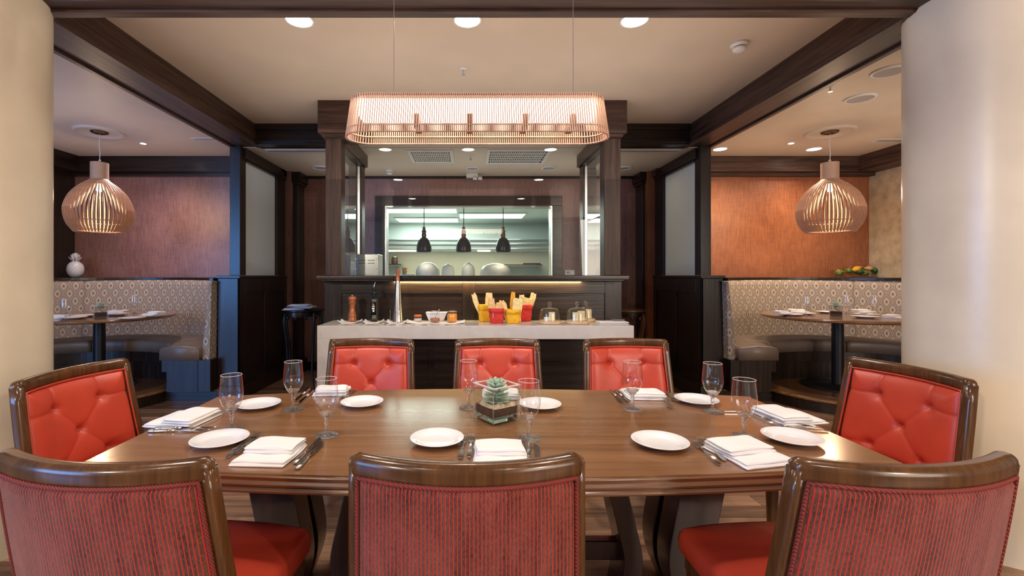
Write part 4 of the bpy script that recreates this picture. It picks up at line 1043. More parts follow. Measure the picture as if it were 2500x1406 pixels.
# pepper mill
x, y = cpos(860, 786); o = thing('pepper_mill', 'turned cherry wood pepper mill at the left end of the counter', 'pepper mill', (x, y, QZT+.006))
MB().lathe(prof2([(0,0),(.036,0),(.036,.03),(.035,.04),(.037,.045),(.036,.06),(.028,.09),(.024,.12),(.027,.15),(.033,.165),(.034,.172),(0,.172)], 4), 28).build('body', M['mill'], o, smooth=True)
MB().lathe(prof2([(0,.172),(.030,.174),(.030,.190),(.036,.196),(.038,.208),(.035,.222),(.022,.232),(0,.234)], 4), 28).build('head', M['mill'], o, smooth=True)
MB().lathe([(0,.232),(.006,.232),(.008,.238),(.007,.246),(0,.249)], 14).build('knob', M['cutlery'], o, smooth=True)
# oil bottle
x, y = cpos(913, 786); o = thing('oil_bottle', 'tall square black oil bottle with metal pourer and printed label', 'bottle', (x, y, QZT+.006), .25)
bk = plain('black_bottle_glass', (.006, .010, .012), .06, 0, .6)
MB().box(-.033, .033, -.033, .033, 0, .245).build('body', bk, o, bevel=.006)
MB().lathe([(.030,.243),(.020,.255),(.0145,.265),(.0145,.295),(.018,.297),(.018,.305),(0,.305)], 20).build('neck', bk, o, smooth=True)
MB().tube([(0,0,.303),(0,0,.325),(.006,0,.345),(.014,0,.362)], [.006,.005,.0035,.0025], 10).build('pourer', M['cutlery'], o, smooth=True)
lbm = plain('label_gold_print', (.45, .42, .25), .4); lw = plain('label_white_print', (.75, .78, .78), .4); lr = plain('label_red_spot', (.6, .06, .04), .4); lg_ = plain('label_green_spot', (.12, .35, .10), .4)
lbp = MB()
for (x0, x1, z0, z1) in ((-.025, .025, .205, .2062), (-.025, .025, .02, .0212), (.024, .0252, .02, .206)): lbp.box(x0, x1, -.0337, -.0332, z0, z1)
for z in (.196, .191, .181, .055, .05, .042, .037, .030): lbp.box(-.019, .016, -.0337, -.0332, z, z+.0022)
lbp.build('label_lines', lbm, o)
for (cxx, z, r, mt) in ((-.011, .160, .008, lr), (-.004, .153, .007, lg_), (-.006, .098, .009, lw)): MB().lathe([(0,.0006),(r,.0006),(r,0)], 18, M=Matrix.Translation((cxx, -.0332, z))@Matrix.Rotation(PI/2, 4, 'X')).build('label_spot', mt, o)
MB().box(-.019, .003, -.0337, -.0332, .112, .128).box(-.019, .005, -.0337, -.0332, .136, .144).build('label_block', lw, o)
# cone grater
x, y = cpos(971, 787); o = thing('cone_grater', 'tall perforated steel cone grater with wooden handle', 'grater', (x, y, QZT+.006))
t = NT('perforated_steel'); tc = t.n('ShaderNodeTexCoord'); vr = t.n('ShaderNodeTexVoronoi', i_Scale=210.0); t.l(tc.outputs['Object'], vr.inputs['Vector']); t.l(t.ramp(vr.outputs['Distance'], [(.22, (.16,.16,.16)), (.34, (.66,.66,.66))]), t.b.inputs[0]); t.set(Metallic=1.0, Roughness=.25); t.bump(vr.outputs['Distance'], .3, .001)
MB().lathe([(.050, 0), (.051, .004), (.049, .006), (.021, .36), (.020, .38), (0, .38)], 36).build('cone', t.m, o, smooth=True)
MB().lathe([(.021, .378), (.0205, .385), (.012, .478), (.010, .481), (0, .482)], 24).build('handle', M['mill'], o, smooth=True)
MB().box(-.070, -.066, -.01, -.006, 0, .11).build('side_pin', M['cutlery'], o, bevel=.001)
# jars
amber = NT('honey'); amber.set(Base_Color=(.85, .30, .02, 1), Roughness=.1); amber.b.inputs['Coat Weight'].default_value = .5; amber = amber.m
brown = plain('brown_relish', (.42, .16, .07), .4); redlid = plain('rust_red_lid', (.62, .12, .04), .35)
def jar(px, py, nm, lb, r, hgt, fill, fillmat, lid=None, spoon=False):
    x, y = cpos(px, py); o = thing(nm, lb, 'jar', (x, y, QZT+.008))
    MB().lathe(prof2([(0,.001),(r*.92,.001),(r,.012),(r,hgt*.62),(r*.86,hgt*.76),(r*.86,hgt*.82),(r*.95,hgt*.84),(r*.95,hgt*.92),(r*.88,hgt*.93)], 3), 28).build('glass_jar', M['jar_glass'], o, smooth=True)
    MB().lathe([(0,.004),(r*.88,.004),(r*.95,.012),(r*.95,fill),(0,fill)], 28).build('contents', fillmat, o, smooth=True)
    if lid: MB().lathe([(r*.99,hgt*.76),(r*1.0,hgt*.78),(r*.99,hgt*1.0),(r*.9,hgt*1.04),(0,hgt*1.04)], 28).build('lid', lid, o, smooth=True)
    else: MB().lathe([(r*.90,hgt*.93),(r*.97,hgt*.94),(r*.99,hgt*.97),(r*.90,hgt*.99),(r*.84,hgt*.97)], 28, close=True).build('rim', M['steel'], o, smooth=True)
    if spoon: MB().tube([(0,0,.03),(.03,.01,hgt*1.0),(.042,.012,hgt*1.12)], [.003,.003,.007], 8).build('spoon', M['cutlery'], o, smooth=True)
jar(1020, 787, 'lidded_jar', 'small jar with rust red lid beside the grater', .036, .060, .03, plain('cream_preserve', (.62,.58,.5), .5), redlid)
jar(1062, 788, 'relish_jar', 'glass jar a third full of brown relish', .044, .100, .034, brown, None, True)
jar(1104, 788, 'honey_jar', 'glass jar full of amber honey', .045, .100, .075, amber)
x, y = cpos(1066, 784.2); b = MB()
secs = []
def sq(w_, d_, z): return [(-w_, -d_, z), (w_, -d_, z), (w_, d_, z), (-w_, d_, z)]
b.sweep([sq(.068,.05,0.0), sq(.098,.062,.078), sq(.102,.066,.08), sq(.094,.058,.078), sq(.062,.044,.01)]); o = b.build('square_bowl', M['china'], bevel=.002, loc=(x, y, QZT+.006)); tag(o, 'white square bowl behind the two glass jars', 'bowl')
# paper bags with breadsticks
def bagm(nm, c):
    t = NT(nm); tc = t.n('ShaderNodeTexCoord'); n = t.n('ShaderNodeTexNoise', i_Scale=18.0, i_Detail=5.0, i_Distortion=1.0); t.l(tc.outputs['Object'], n.inputs['Vector']); t.l(t.ramp(n.outputs[0], [(.3, tuple(v*.85 for v in c)), (.7, c)]), t.b.inputs[0]); t.set(Roughness=.62); t.bump(n.outputs[0], .8, .02); return t.m
RB, YB_ = bagm('red_washable_paper', (.66, .030, .022)), bagm('yellow_washable_paper', (.90, .47, .010))
t = NT('crispbread'); tc = t.n('ShaderNodeTexCoord'); n = t.n('ShaderNodeTexNoise', i_Scale=30.0, i_Detail=5.0); t.l(tc.outputs['Object'], n.inputs['Vector']); t.l(t.ramp(n.outputs[0], [(.35, (.80, .60, .22)), (.65, (.94, .82, .42))]), t.b.inputs[0]); t.set(Roughness=.8); t.bump(n.outputs[0], .5, .006); BREAD = t.m
t = NT('toasted_bread'); tc = t.n('ShaderNodeTexCoord'); n = t.n('ShaderNodeTexNoise', i_Scale=30.0, i_Detail=5.0); t.l(tc.outputs['Object'], n.inputs['Vector']); t.l(t.ramp(n.outputs[0], [(.35, (.74, .44, .16)), (.65, (.88, .64, .30))]), t.b.inputs[0]); t.set(Roughness=.8); BREAD2 = t.m
def bag(px, py, w_, hgt, mat, lb, nm='bread_bag', dy=0, tabm=None, seed=0, rz=0, top=1.0):
    x, y = cpos(px, py); o = thing(nm, lb, 'paper bag', (x, y+dy, QZT+.001), rz, 'coloured paper bags holding crispbread')
    def ring(hw, hd, z, ph):
        L = []
        for k in range(32):
            a = 2*PI*k/32; c_, s_ = math.cos(a), math.sin(a); e_ = .42
            xx = hw*math.copysign(abs(c_)**e_, c_); yy = hd*math.copysign(abs(s_)**e_, s_); wv = 1+.03*math.sin(3*a+ph+z*30)
            L.append((xx*wv, yy*wv, z))
        return L
    w2 = w_/2
    MB().sweep([ring(w2*.80, .042, 0, seed), ring(w2*.86, .047, .01, seed), ring(w2*.93, .05, hgt*.4, seed), ring(w2*.96, .052, hgt*.74, seed), ring(w2*.94*top, .050, hgt*.98, seed), ring(w2*.90*top, .046, hgt*.97, seed), ring(w2*.80, .040, hgt*.5, seed)], cap=True).build('bag_body', mat, o, smooth=True)
    MB().sweep([ring(w2*.99*top, .055, hgt*.70, seed), ring(w2*1.03*top, .058, hgt*.71, seed), ring(w2*1.02*top, .056, hgt*.99, seed), ring(w2*.98*top, .053, hgt*1.0, seed), ring(w2*.93*top, .05, hgt*.97, seed)], cap=False).build('folded_cuff', mat, o, smooth=True)
    if tabm: MB().box(-w2*.55, -w2*.45, -.062, -.059, hgt*.36, hgt*.72).build('fabric_tab', tabm, o, bevel=.001)
    return o, x, y+dy
def bread(x, y, z0, w_, L, tilt, lb, mat=BREAD, seed=0, rot=0, th=.011):
    r_ = random.Random(seed); pts = []
    n = 7
    for k in range(n+1): pts.append((-w_/2+r_.uniform(-.003, .003)+.004*math.sin(k), L*k/n))
    for k in range(3): pts.append((-w_/2+w_*(k+1)/4, L+r_.uniform(-.010, .008)))
    for k in range(n+1): pts.append((w_/2+r_.uniform(-.003, .003)+.004*math.sin(k), L*(n-k)/n))
    o = MB().prism([(a, b_) for a, b_ in pts], -th/2, th/2).build('crispbread', mat, bevel=.003, loc=(x, y, z0))
    o.rotation_euler = (PI/2-.08, tilt, rot); o.rotation_mode = 'XYZ'
    o.rotation_euler = (Matrix.Rotation(rot, 4, 'Z')@Matrix.Rotation(tilt, 4, 'Y')@Matrix.Rotation(PI/2+.04, 4, 'X')).to_euler()
    return tag(o, lb, 'bread', 'crispbread pieces in the paper bags')
o, x, y = bag(1184, 784.5, .125, .155, YB_, 'yellow paper bag leaning at the left of the four bags', dy=.0, seed=1, rz=.15)
bread(x-.03, y, QZT+.03, .042, .245, -.34, 'narrow crispbread leaning out of the leftmost yellow bag', seed=1)
bread(x+.03, y+.03, QZT+.03, .062, .235, .04, 'wide pale crispbread slab behind the left yellow bag', seed=2)
o, x, y = bag(1252, 788.6, .135, .125, YB_, 'lower yellow paper bag in the middle of the four bags', seed=4)
bread(x-.045, y+.01, QZT+.02, .05, .17, -.28, 'tilted crispbread in the middle yellow bag', seed=3)
bread(x+.03, y, QZT+.02, .085, .20, .08, 'broad speckled crispbread in the middle yellow bag', seed=5)
bread(x-.005, y+.03, QZT+.02, .036, .26, .03, 'tall golden curved crispbread in the middle yellow bag', plain('golden_crisp', (.85, .42, .04), .6), seed=6)
o, x, y = bag(1282, 783.6, .125, .155, RB, 'red paper bag at the right of the four bags', seed=6)
bread(x-.028, y, QZT+.03, .045, .22, -.02, 'upright crispbread on the left of the right red bag', seed=7)
bread(x+.0, y-.015, QZT+.03, .085, .19, .12, 'broad crispbread at the front of the right red bag', seed=8)
bread(x+.022, y+.02, QZT+.03, .050, .24, .26, 'crispbread leaning right out of the right red bag', seed=9)
o, x, y = bag(1212, 788.6, .135, .135, RB, 'red paper bag with a fabric tab at the front of the four bags', seed=2, tabm=M['pale_wood'])
bread(x-.035, y+.0, QZT+.02, .055, .205, -.06, 'toasted breadstick in the front red bag', BREAD2, seed=11, th=.02)
bread(x+.015, y-.01, QZT+.02, .055, .165, .04, 'short toasted crispbread in the front red bag', BREAD2, seed=12)
bread(x+.045, y+.015, QZT+.02, .045, .185, .02, 'slim toasted crispbread in the front red bag', BREAD2, seed=13)
# cloches
cheese = paint('pale_cheese', (.78, .66, .42), .5, .04, 20, .05)
def cloche(px, py, lb, R, dy=0, ch=()):
    x, y = cpos(px, py); y += dy
    o = thing('cheese_cloche', lb, 'cloche', (x, y, QZT+.001), group='glass cheese cloches on the counter')
    MB().lathe([(0,0),(R*1.12,0),(R*1.17,.006),(R*1.17,.013),(R*1.13,.018),(R*1.05,.019),(R*1.05,.024),(0,.024)], 48).build('wooden_base', M['pale_wood'], o, smooth=False, bevel=.001)
    MB().lathe(prof2([(R*.98,.025),(R*.965,.05),(R*.93,.09),(R*.86,.115),(R*.70,.132),(R*.35,.141),(.012,.143)], 4), 44).build('glass_dome', M['jar_glass'], o, smooth=True)
    MB().lathe([(R*.99,.0245),(R*1.0,.027),(R*.97,.028),(R*.965,.0255)], 44, close=True).build('dome_rim', M['rim_glass'], o, smooth=True)
    MB().lathe(prof2([(0,.143),(.015,.143),(.013,.155),(.016,.165),(.018,.178),(.014,.190),(0,.194)], 3), 20).build('knob', M['stem_glass'], o, smooth=True)
    for (cx_, cy_, sx_, sy_, sz_, rz, l2) in ch:
        q = MB().prism([(-sx_/2, -sy_/2), (sx_/2, -sy_/2), (sx_/2*.9, sy_/2), (-sx_/2*.7, sy_/2)], 0, sz_).build('cheese_piece', cheese, bevel=.004, loc=(x+cx_, y+cy_, QZT+.026)); q.rotation_euler = (0, 0, rz); tag(q, l2, 'cheese', 'cheese pieces under the cloches')
cloche(1342, 789.8, 'glass cheese cloche nearest the paper bags', .094, 0, ((-.025, -.02, .075, .04, .034, .1, 'low flat cheese piece under the left cloche'), (.025, .02, .055, .05, .075, -.3, 'tall crumbly cheese piece under the left cloche')))
cloche(1409, 789.8, 'front right glass cheese cloche', .094, 0, ((-.02, -.01, .055, .04, .075, .05, 'upright cheese block under the front right cloche'), (.035, .015, .06, .05, .085, .3, 'leaning cheese wedge under the front right cloche')))
cloche(1431, 784.1, 'rear glass cheese cloche at the right end', .075, 0, ((.02, .0, .05, .05, .085, .0, 'cheese block under the rear cloche'),))
b = MB(); x, y = cpos(1494, 788)
b.box(-.135, .135, -.07, .07, 0, .006); b.box(-.13, .13, -.06, .068, .007, .013); o = b.build('folded_cloth', M['linen'], bevel=.003, loc=(x, y, QZT+.001)); tag(o, 'flat folded white cloth at the right end of the counter', 'cloth')
o = thing('cheese_knife', 'steel knife with grey handle on the folded cloth', 'knife', (x-.10, y+.03, QZT+.015))
MB().box(0, .11, -.009, .009, 0, .003).build('blade', M['steel'], o); MB().box(.11, .225, -.008, .008, -.0, .014).build('handle', plain('grey_handle', (.12,.12,.13), .4), o, bevel=.004)

# ------------------------------------------------------------------ lamps
def seccurve(rz):  # list of (r, z)
    return catmull([(r, 0, z) for r, z in rz], 5)
def slat_mesh(curve, wt, wr):
    b = MB(); secs = []
    for i, p in enumerate(curve):
        a = curve[max(0, i-1)]; c_ = curve[min(len(curve)-1, i+1)]; t_ = (c_-a).normalized(); nr = Vector((t_.z, 0, -t_.x))
        if nr.x < 0: nr = -nr
        secs.append([p+Vector((0, -wt/2, 0)), p+nr*wr+Vector((0, -wt/2, 0)), p+nr*wr+Vector((0, wt/2, 0)), p+Vector((0, wt/2, 0))])
    return b.sweep(secs)
def globe_pendant(loc, cz, lb):
    o = thing('slatted_pendant', lb, 'pendant lamp', loc, 0, 'slatted globe pendants over the booths')
    cv = seccurve([(.062, .745), (.062, .60), (.064, .56), (.090, .53), (.160, .475), (.236, .385), (.282, .27), (.286, .18), (.262, .085), (.205, .0)])
    q = slat_mesh(cv, .0105, .020).build('slat', M['slat'], smooth=False); me = q.data; bpy.data.objects.remove(q)
    N = 48
    for k in range(N):
        q = bpy.data.objects.new('slat', me); C.objects.link(q); q.parent = o; q.rotation_euler = (0, 0, 2*PI*k/N)
    for r, z in ((.206, .004), (.270, .10), (.064, .74), (.064, .60)):
        MB().lathe([(r, z), (r-.004, z), (r-.004, z+.008), (r, z+.008)], 48, close=True).build('ring', M['slat'], o)
    MB().lathe([(0, .733), (.060, .733), (.060, .74), (0, .74)], 28).build('top_cap', M['slat'], o)
    MB().tube([(0,0,.74),(0,0,.76),(.006,0,.85),(-.004,0,.95),(.003,0,1.02),(0,0,cz-.02)], .0035, 8).build('cable', M['white_plastic'], o, smooth=True)
    MB().lathe([(0,.735),(.012,.735),(.012,.775),(.006,.78),(0,.78)], 14).build('cable_grip', M['cutlery'], o, smooth=True)
    MB().lathe([(0,cz-.002),(.082,cz-.002),(.080,cz-.012),(.05,cz-.022),(0,cz-.024)], 32).build('canopy', M['bronze'], o, smooth=True)
    MB().lathe([(0,.52),(.022,.52),(.022,.60),(0,.60)], 16).build('socket', M['black'], o, smooth=True)
    MB().lathe(prof2([(0,.43),(.025,.44),(.035,.465),(.028,.49),(.016,.52),(0,.52)], 3), 20).build('bulb', M['bulb_glow'], o, smooth=True)
    lamp('POINT', 'pendant_light', (loc[0], loc[1], loc[2]+.36), 16, (1.0, .70, .44), size=.03)
    mdl = MB().lathe([(.165,0),(.185,-.010),(.200,-.020),(.222,-.020),(.232,-.008),(.236,0)], 56, (loc[0], loc[1], loc[2]+cz)).build('ceiling_medallion', M['ceiling'], smooth=True)
    return o, mdl
for s, px, sd in ((-1, 243, 'left'), (1, 2026, 'right')):
    X = (px-1145)*4.95/FP
    o, m_ = globe_pendant((X, 4.95, 1.817), SZ-1.817, 'onion shaped slatted wood pendant over the %s round table' % sd)
    struct(m_, 'ring medallion round the %s pendant canopy' % sd)
# long slatted chandelier
cl = thing('linear_pendant', 'long oval slatted wood pendant over the dining table', 'pendant lamp', (0.033, 1.85, 1.895))
HB, DB_, HT, DT = .528, .085, .505, .072; ZH = .158
def stad2(hx, r, seg, t_):
    st = 2*(hx-r)
    if seg == 0: return Vector((-st/2+st*t_, -r, 0)), Vector((0, -1, 0))
    if seg == 1: a = -PI/2+PI*t_; return Vector((st/2+r*math.cos(a), r*math.sin(a), 0)), Vector((math.cos(a), math.sin(a), 0))
    if seg == 2: return Vector((st/2-st*t_, r, 0)), Vector((0, 1, 0))
    a = PI/2+PI*t_; return Vector((-st/2+r*math.cos(a), r*math.sin(a), 0)), Vector((math.cos(a), math.sin(a), 0))
def stad(hx, r, s):      # point on stadium outline at arc parameter
    st = 2*(hx-r); per = 2*st+2*PI*r; d = s*per
    if d < st: return Vector((-st/2+d, -r, 0)), Vector((0, -1, 0))
    d -= st
    if d < PI*r: a = -PI/2+d/r; return Vector((st/2+r*math.cos(a), r*math.sin(a), 0)), Vector((math.cos(a), math.sin(a), 0))
    d -= PI*r
    if d < st: return Vector((st/2-d, r, 0)), Vector((0, 1, 0))
    d -= st; a = PI/2+d/r; return Vector((-st/2+r*math.cos(a), r*math.sin(a), 0)), Vector((math.cos(a), math.sin(a), 0))
NS = 250
sl = MB().box(-.0021, .0021, 0, .006, 0, 1.0).build('slat', M['slat2']); me = sl.data; bpy.data.objects.remove(sl)
for k in range(NS):
    n0 = 102; seg, t_ = (0, (k+.5)/n0) if k < n0 else (1, (k-n0+.5)/23) if k < n0+23 else (2, (k-n0-23+.5)/n0) if k < 2*n0+23 else (3, (k-2*n0-23+.5)/23)
    pb, nb = stad2(HB, DB_, seg, t_); pt, nt_ = stad2(HT, DT, seg, t_)
    d = (pt+Vector((0,0,ZH)))-pb; q = bpy.data.objects.new('slat', me); C.objects.link(q); q.parent = cl
    zax = d.normalized(); yax = (nb-zax*nb.dot(zax)).normalized(); xax = yax.cross(zax)
    q.matrix_local = Matrix.Translation(pb) @ Matrix((( *xax, ), ( *yax, ), ( *zax, ))).transposed().to_4x4() @ Matrix.Scale(d.length, 4, (0,0,1))
def hoop(hx, r, z, hh, th, nm, mt, hx2=None, r2=None):
    secs = []
    for k in range(120):
        p, n_ = stad(hx, r, k/120); secs.append([p+Vector((0,0,z)), p+n_*th+Vector((0,0,z)), p+n_*th+Vector((0,0,z+hh)), p+Vector((0,0,z+hh))])
    return MB().sweep(secs, closed=True).build(nm, mt, cl)
hoop(HB-.003, DB_-.003, .002, .004, .003, 'lower_hoop', M['slat2']); hoop(HB-.006, DB_-.006, .030, .004, .003, 'middle_hoop', M['slat2']); hoop(HT-.004, DT-.004, ZH-.012, .010, .004, 'upper_hoop', M['slat2'])
MB().box(-.475, .475, -.052, .052, .078, .138).build('light_tube', M['chand_glow'], cl, bevel=.01)
for x in (-.24, -.03, .19, .38): MB().box(x-.013, x+.013, -.054, .054, .035, .085).build('lamp_holder', M['bronze'], cl, bevel=.003)
MB().box(-.485, .485, -.062, .062, .139, .143).build('top_reflector', M['white_plastic'], cl)
for x in (-.338, .390):
    MB().tube([(x, 0, .13), (x, 0, CZ-1.895-.005)], .0014, 6).build('wire', M['cutlery'], cl); MB().lathe([(0,.13),(.012,.13),(.010,.15),(.004,.165),(0,.165)], 14, (x,0,0)).build('wire_grip', M['cutlery'], cl, smooth=True)
lamp('AREA', 'pendant_down_light', (0.033, 1.85, 1.975), 9, (1.0, .86, .70), (0.033, 1.85, 0), .85, .07)
lamp('AREA', 'pendant_up_light', (0.033, 1.85, 2.03), 5, (1.0, .86, .70), (0.033, 1.85, 4), .9, .10)

# ------------------------------------------------------------------ ceiling fittings
def downlight(x, y, z, r, lb, grp, big=True):
    o = thing('downlight', lb, 'ceiling light', (x, y, z), group=grp)
    MB().lathe([(r, -.006), (r+.012, -.006), (r+.014, 0), (r, 0)], 36, close=True).build('bezel', M['white_plastic'], o, smooth=True)
    MB().lathe([(0, -.008), (r*.8, -.007), (r, -.003), (r, -.001), (0, -.001)], 32).build('lens', M['lamp_white'] if big else M['led_small'], o, smooth=True)
for (x, y, z), lb in zip(DOWN, ('ceiling downlight above the far left dining chair', 'middle ceiling downlight half hidden by the front beam', 'ceiling downlight above the far right dining chair', 'downlight over the left of the table, mirrored in the servery glass', 'downlight over the right of the table, mirrored in the servery glass', 'downlight behind the viewer on the left, mirrored in the glass', 'downlight behind the viewer on the right, mirrored in the glass')):
    downlight(x, y, z, .080, lb, 'round ceiling downlights')
for (x, y, r, p), lb in zip(BOOTH, ('tiny downlight in the left booth ceiling', 'tiny downlight left of the right pendant', 'round downlight by the orange wall, near the right pendant', 'round downlight by the orange wall, next to the frosted partition')):
    downlight(x, y, SZ, r, lb, 'booth downlights', r > .05)
def ceil_at(px, py, z): y = FP*(z-H)/(672.0-py); return (px-1145)*y/FP, y, z
def smoke(loc, r, lb):
    o = thing('smoke_detector', lb, 'smoke detector', loc, group='smoke detectors')
    MB().lathe([(0,0),(r,0),(r,-.010),(r*.92,-.016),(r*.80,-.02),(r*.74,-.024),(0,-.024)], 32).build('base', M['white_plastic'], o, smooth=True)
    MB().lathe([(0,-.024),(r*.66,-.024),(r*.66,-.030),(0,-.030)], 32).build('vent_gap', M['black'], o)
    MB().lathe([(0,-.030),(r*.76,-.030),(r*.76,-.038),(r*.66,-.050),(r*.4,-.055),(0,-.055)], 32).build('cap', M['white_plastic'], o, smooth=True)
smoke(ceil_at(1805, 107, CZ), .058, 'white smoke detector on the middle ceiling near the right beam')
smoke(ceil_at(951, 416, RZ), .052, 'white smoke detector on the rear ceiling, left of centre')
def disc_fit(loc, r, lb, led=False, nm='ceiling_speaker', cat='ceiling speaker'):
    o = thing(nm, lb, cat, loc)
    MB().lathe([(r*.80,-.012),(r*.86,-.016),(r*.96,-.010),(r,0),(r*.8,0)], 40, close=True).build('bezel', M['white_plastic'], o, smooth=True)
    MB().lathe([(0,-.010),(r*.8,-.010),(r*.8,-.002),(0,-.002)], 36).build('grille', plain('grey_grille', (.34,.31,.32), .6), o)
    if led: MB().lathe([(0,-.018),(.006,-.018),(.006,-.01),(0,-.01)], 10, (-r*.85,0,0)).build('indicator', emis('red_led', (1,.05,.02), 3), o)
disc_fit(ceil_at(782, 408, RZ), .105, 'round ceiling speaker at the left of the rear ceiling')
disc_fit(ceil_at(1524, 409, RZ), .095, 'round ceiling speaker at the right of the rear ceiling')
disc_fit(ceil_at(1153, 410, RZ), .095, 'round fitting in the middle of the rear ceiling')
disc_fit(ceil_at(1340, 409, RZ), .10, 'round fitting with a red indicator on the rear ceiling', True, 'ceiling_sensor', 'sensor')
disc_fit(ceil_at(2100, 239, SZ), .12, 'round grey ceiling speaker in the right booth')
disc_fit(ceil_at(2170, 173, SZ), .115, 'white emergency fitting on the right booth ceiling by the column', False, 'emergency_light', 'emergency light')
o = thing('emergency_light', 'small white twin emergency unit above the kitchen window', 'emergency light', ceil_at(1156, 424, RZ))
MB().box(-.10, .06, -.05, .05, -.055, 0).build('body', M['white_plastic'], o, bevel=.006)
for dx in (.0, .07): MB().lathe([(0,-.04),(.028,-.04),(.032,0),(0,0)], 18, (dx+.02, -.03, -.05)).build('lamp_head', M['white_plastic'], o, smooth=True)
def sprinkler(loc, lb):
    o = thing('sprinkler', lb, 'sprinkler', loc, group='ceiling sprinklers')
    MB().lathe([(0,0),(.035,0),(.032,-.006),(.012,-.010),(0,-.010)], 24).build('escutcheon', M['white_plastic'], o, smooth=True)
    MB().tube([(0,0,-.008),(0,0,-.045)], .006, 8).build('stem', M['steel'], o); MB().lathe([(0,-.045),(.016,-.045),(.016,-.048),(0,-.048)], 16).build('deflector', M['steel'], o)
sprinkler(ceil_at(1131, 168, CZ), 'sprinkler in the middle of the main ceiling'); sprinkler(ceil_at(1149, 380, RZ), 'sprinkler between the two rear ceiling grilles'); sprinkler(ceil_at(2027, 210, SZ), 'sprinkler by the right side beam')
for x0, x1, y0, y1, lb in ((-.70, -.18, 5.08, 5.62, 'left white air grille in the rear ceiling'), (.20, .93, 5.05, 5.68, 'wider right white air grille in the rear ceiling')):
    o = thing('air_grille', lb, 'air grille', ((x0+x1)/2, (y0+y1)/2, RZ), group='rear ceiling air grilles'); hx, hy = (x1-x0)/2, (y1-y0)/2
    f = MB(); f.box(-hx, hx, -hy, -hy+.05, -.012, 0); f.box(-hx, hx, hy-.05, hy, -.012, 0); f.box(-hx, -hx+.04, -hy+.05, hy-.05, -.012, 0); f.box(hx-.04, hx, -hy+.05, hy-.05, -.012, 0); f.build('frame', M['white_plastic'], o, bevel=.002)
    MB().box(-hx+.04, hx-.04, -hy+.05, hy-.05, -.003, -.001).build('backing', M['black'], o)
    for k in range(1, 5): yy = -hy+.05+(2*hy-.10)*k/5; MB().box(-hx+.04, hx-.04, yy-.012, yy+.012, -.012, -.004).build('bar', M['white_plastic'], o)
    n = int((2*hx-.08)/.022); f = MB()
    for k in range(1, n): xx = -hx+.04+k*.022; f.box(xx-.004, xx+.004, -hy+.05, hy-.05, -.011, -.004)
    q = f.build('vane', M['white_plastic'], o); q['kind'] = 'stuff'

# ------------------------------------------------------------------ side consoles, thermostat, pineapple, gourds
def console(cx, cy, side, lb, topm):
    o = thing('console_table', lb, 'side table', (cx, cy, 0))
    def bow(r, n=20): return [(-r, .16), (r, .16)]+[(r*math.cos(a), .16-.34*math.sin(a)) for a in [PI*k/n for k in range(1, n)]]
    MB().prism(bow(.24), .915, .94).build('tabletop', topm, o, bevel=.006)
    MB().prism(bow(.21), .86, .915).build('apron', M['dark_x'], o, bevel=.004)
    for (lx, ly) in ((-.19, .12), (.19, .12), (-.16, -.03), (.16, -.03)):
        P = catmull([(lx, ly, .90), (lx*1.10, ly-.02, .78), (lx*.95, ly+.01, .5), (lx*.92, ly, .25), (lx*1.06, ly-.02, .05), (lx*1.12, ly-.03, .01)], 5)
        MB().tube(P, [.020-.010*min(1, k/20) for k in range(len(P))], 8).build('leg', M['black'] if side < 0 else M['chair'], o, smooth=True)
    for k in range(5):
        a = PI*(.15+.175*k); MB().lathe(prof2([(0,-.028),(.012,-.02),(.020,0),(.012,.02),(0,.028)],3), 12, (.20*math.cos(a), .15-.31*math.sin(a), .85)).build('carved_drop', M['black'] if side < 0 else M['chair'], o, smooth=True)
console(-1.98, 5.35, -1, 'black carved console table with folded linens left of the servery', M['black'])
console(1.86, 5.35, 1, 'brown carved console table right of the servery', M['table_edge'])
for k, (dx, rz) in enumerate(((-.06, .2), (.05, -.15), (.0, .05))):
    o = make_napkin(40+k); o.scale = (1.5, 1.1, .55); o.location = (-1.97+dx, 5.30, .941+.021*k); o.rotation_euler = (0, 0, rz); o['label'] = ('folded linen at the bottom of the console pile', 'folded linen in the middle of the console pile', 'folded linen on top of the console pile')[k]; o['group'] = 'folded linens on the black console'
o = thing('thermostat', 'white thermostat on the rear wall right of the kitchen window', 'thermostat', ((1391-1145)*6.43/FP, 6.435, H+.045))
MB().box(-.072, .072, -.016, .014, -.045, .032).build('body', M['white_plastic'], o, bevel=.006); MB().box(-.045, -.01, -.018, -.015, -.018, .008).build('screen', plain('lcd_screen', (.12,.14,.10), .2), o)
for dx, dz in ((.035, .005), (.045, -.02), (.025, -.02)): MB().lathe([(0,.003),(.006,.003),(.006,0)], 12, M=Matrix.Translation((dx, -.0155, dz))@Matrix.Rotation(PI/2, 4, 'X')).build('button', M['hood'], o)
# pineapple
X, Y = -5.06, 5.85; o = thing('pineapple_ornament', 'white glazed ceramic pineapple on the left banquette ledge', 'ornament', (X, Y, H-.029))
def pf_(u, v):
    a = 2*PI*u; th = PI*(.03+.94*v); r0 = .088*math.sin(th)**.8; z = .105-.105*math.cos(th)
    g = abs(math.sin(a*9+v*22)*1)*.5+abs(math.sin(a*9-v*22))*.5; r = r0*(1+.07*(g-.5)*math.sin(th)); return (r*math.cos(a), r*math.sin(a), z)
MB().grid(pf_, 96, 56).build('fruit', M['pineapple'], o, smooth=True)
def pleaf(L, tilt, az, z, r):
    q = leaf_mesh(L, L*.42, .006).build('crown_leaf', M['pineapple'], o, smooth=True); q.rotation_euler = (tilt, 0, az); q.location = (-math.sin(az)*r, math.cos(az)*r, z)
for n, L, tl, z in ((7, .085, .75, .198), (6, .095, 1.05, .205), (5, .10, 1.28, .212), (3, .10, 1.5, .220)):
    for k in range(n): pleaf(L, tl, 2*PI*k/n+z*30, z, .016)
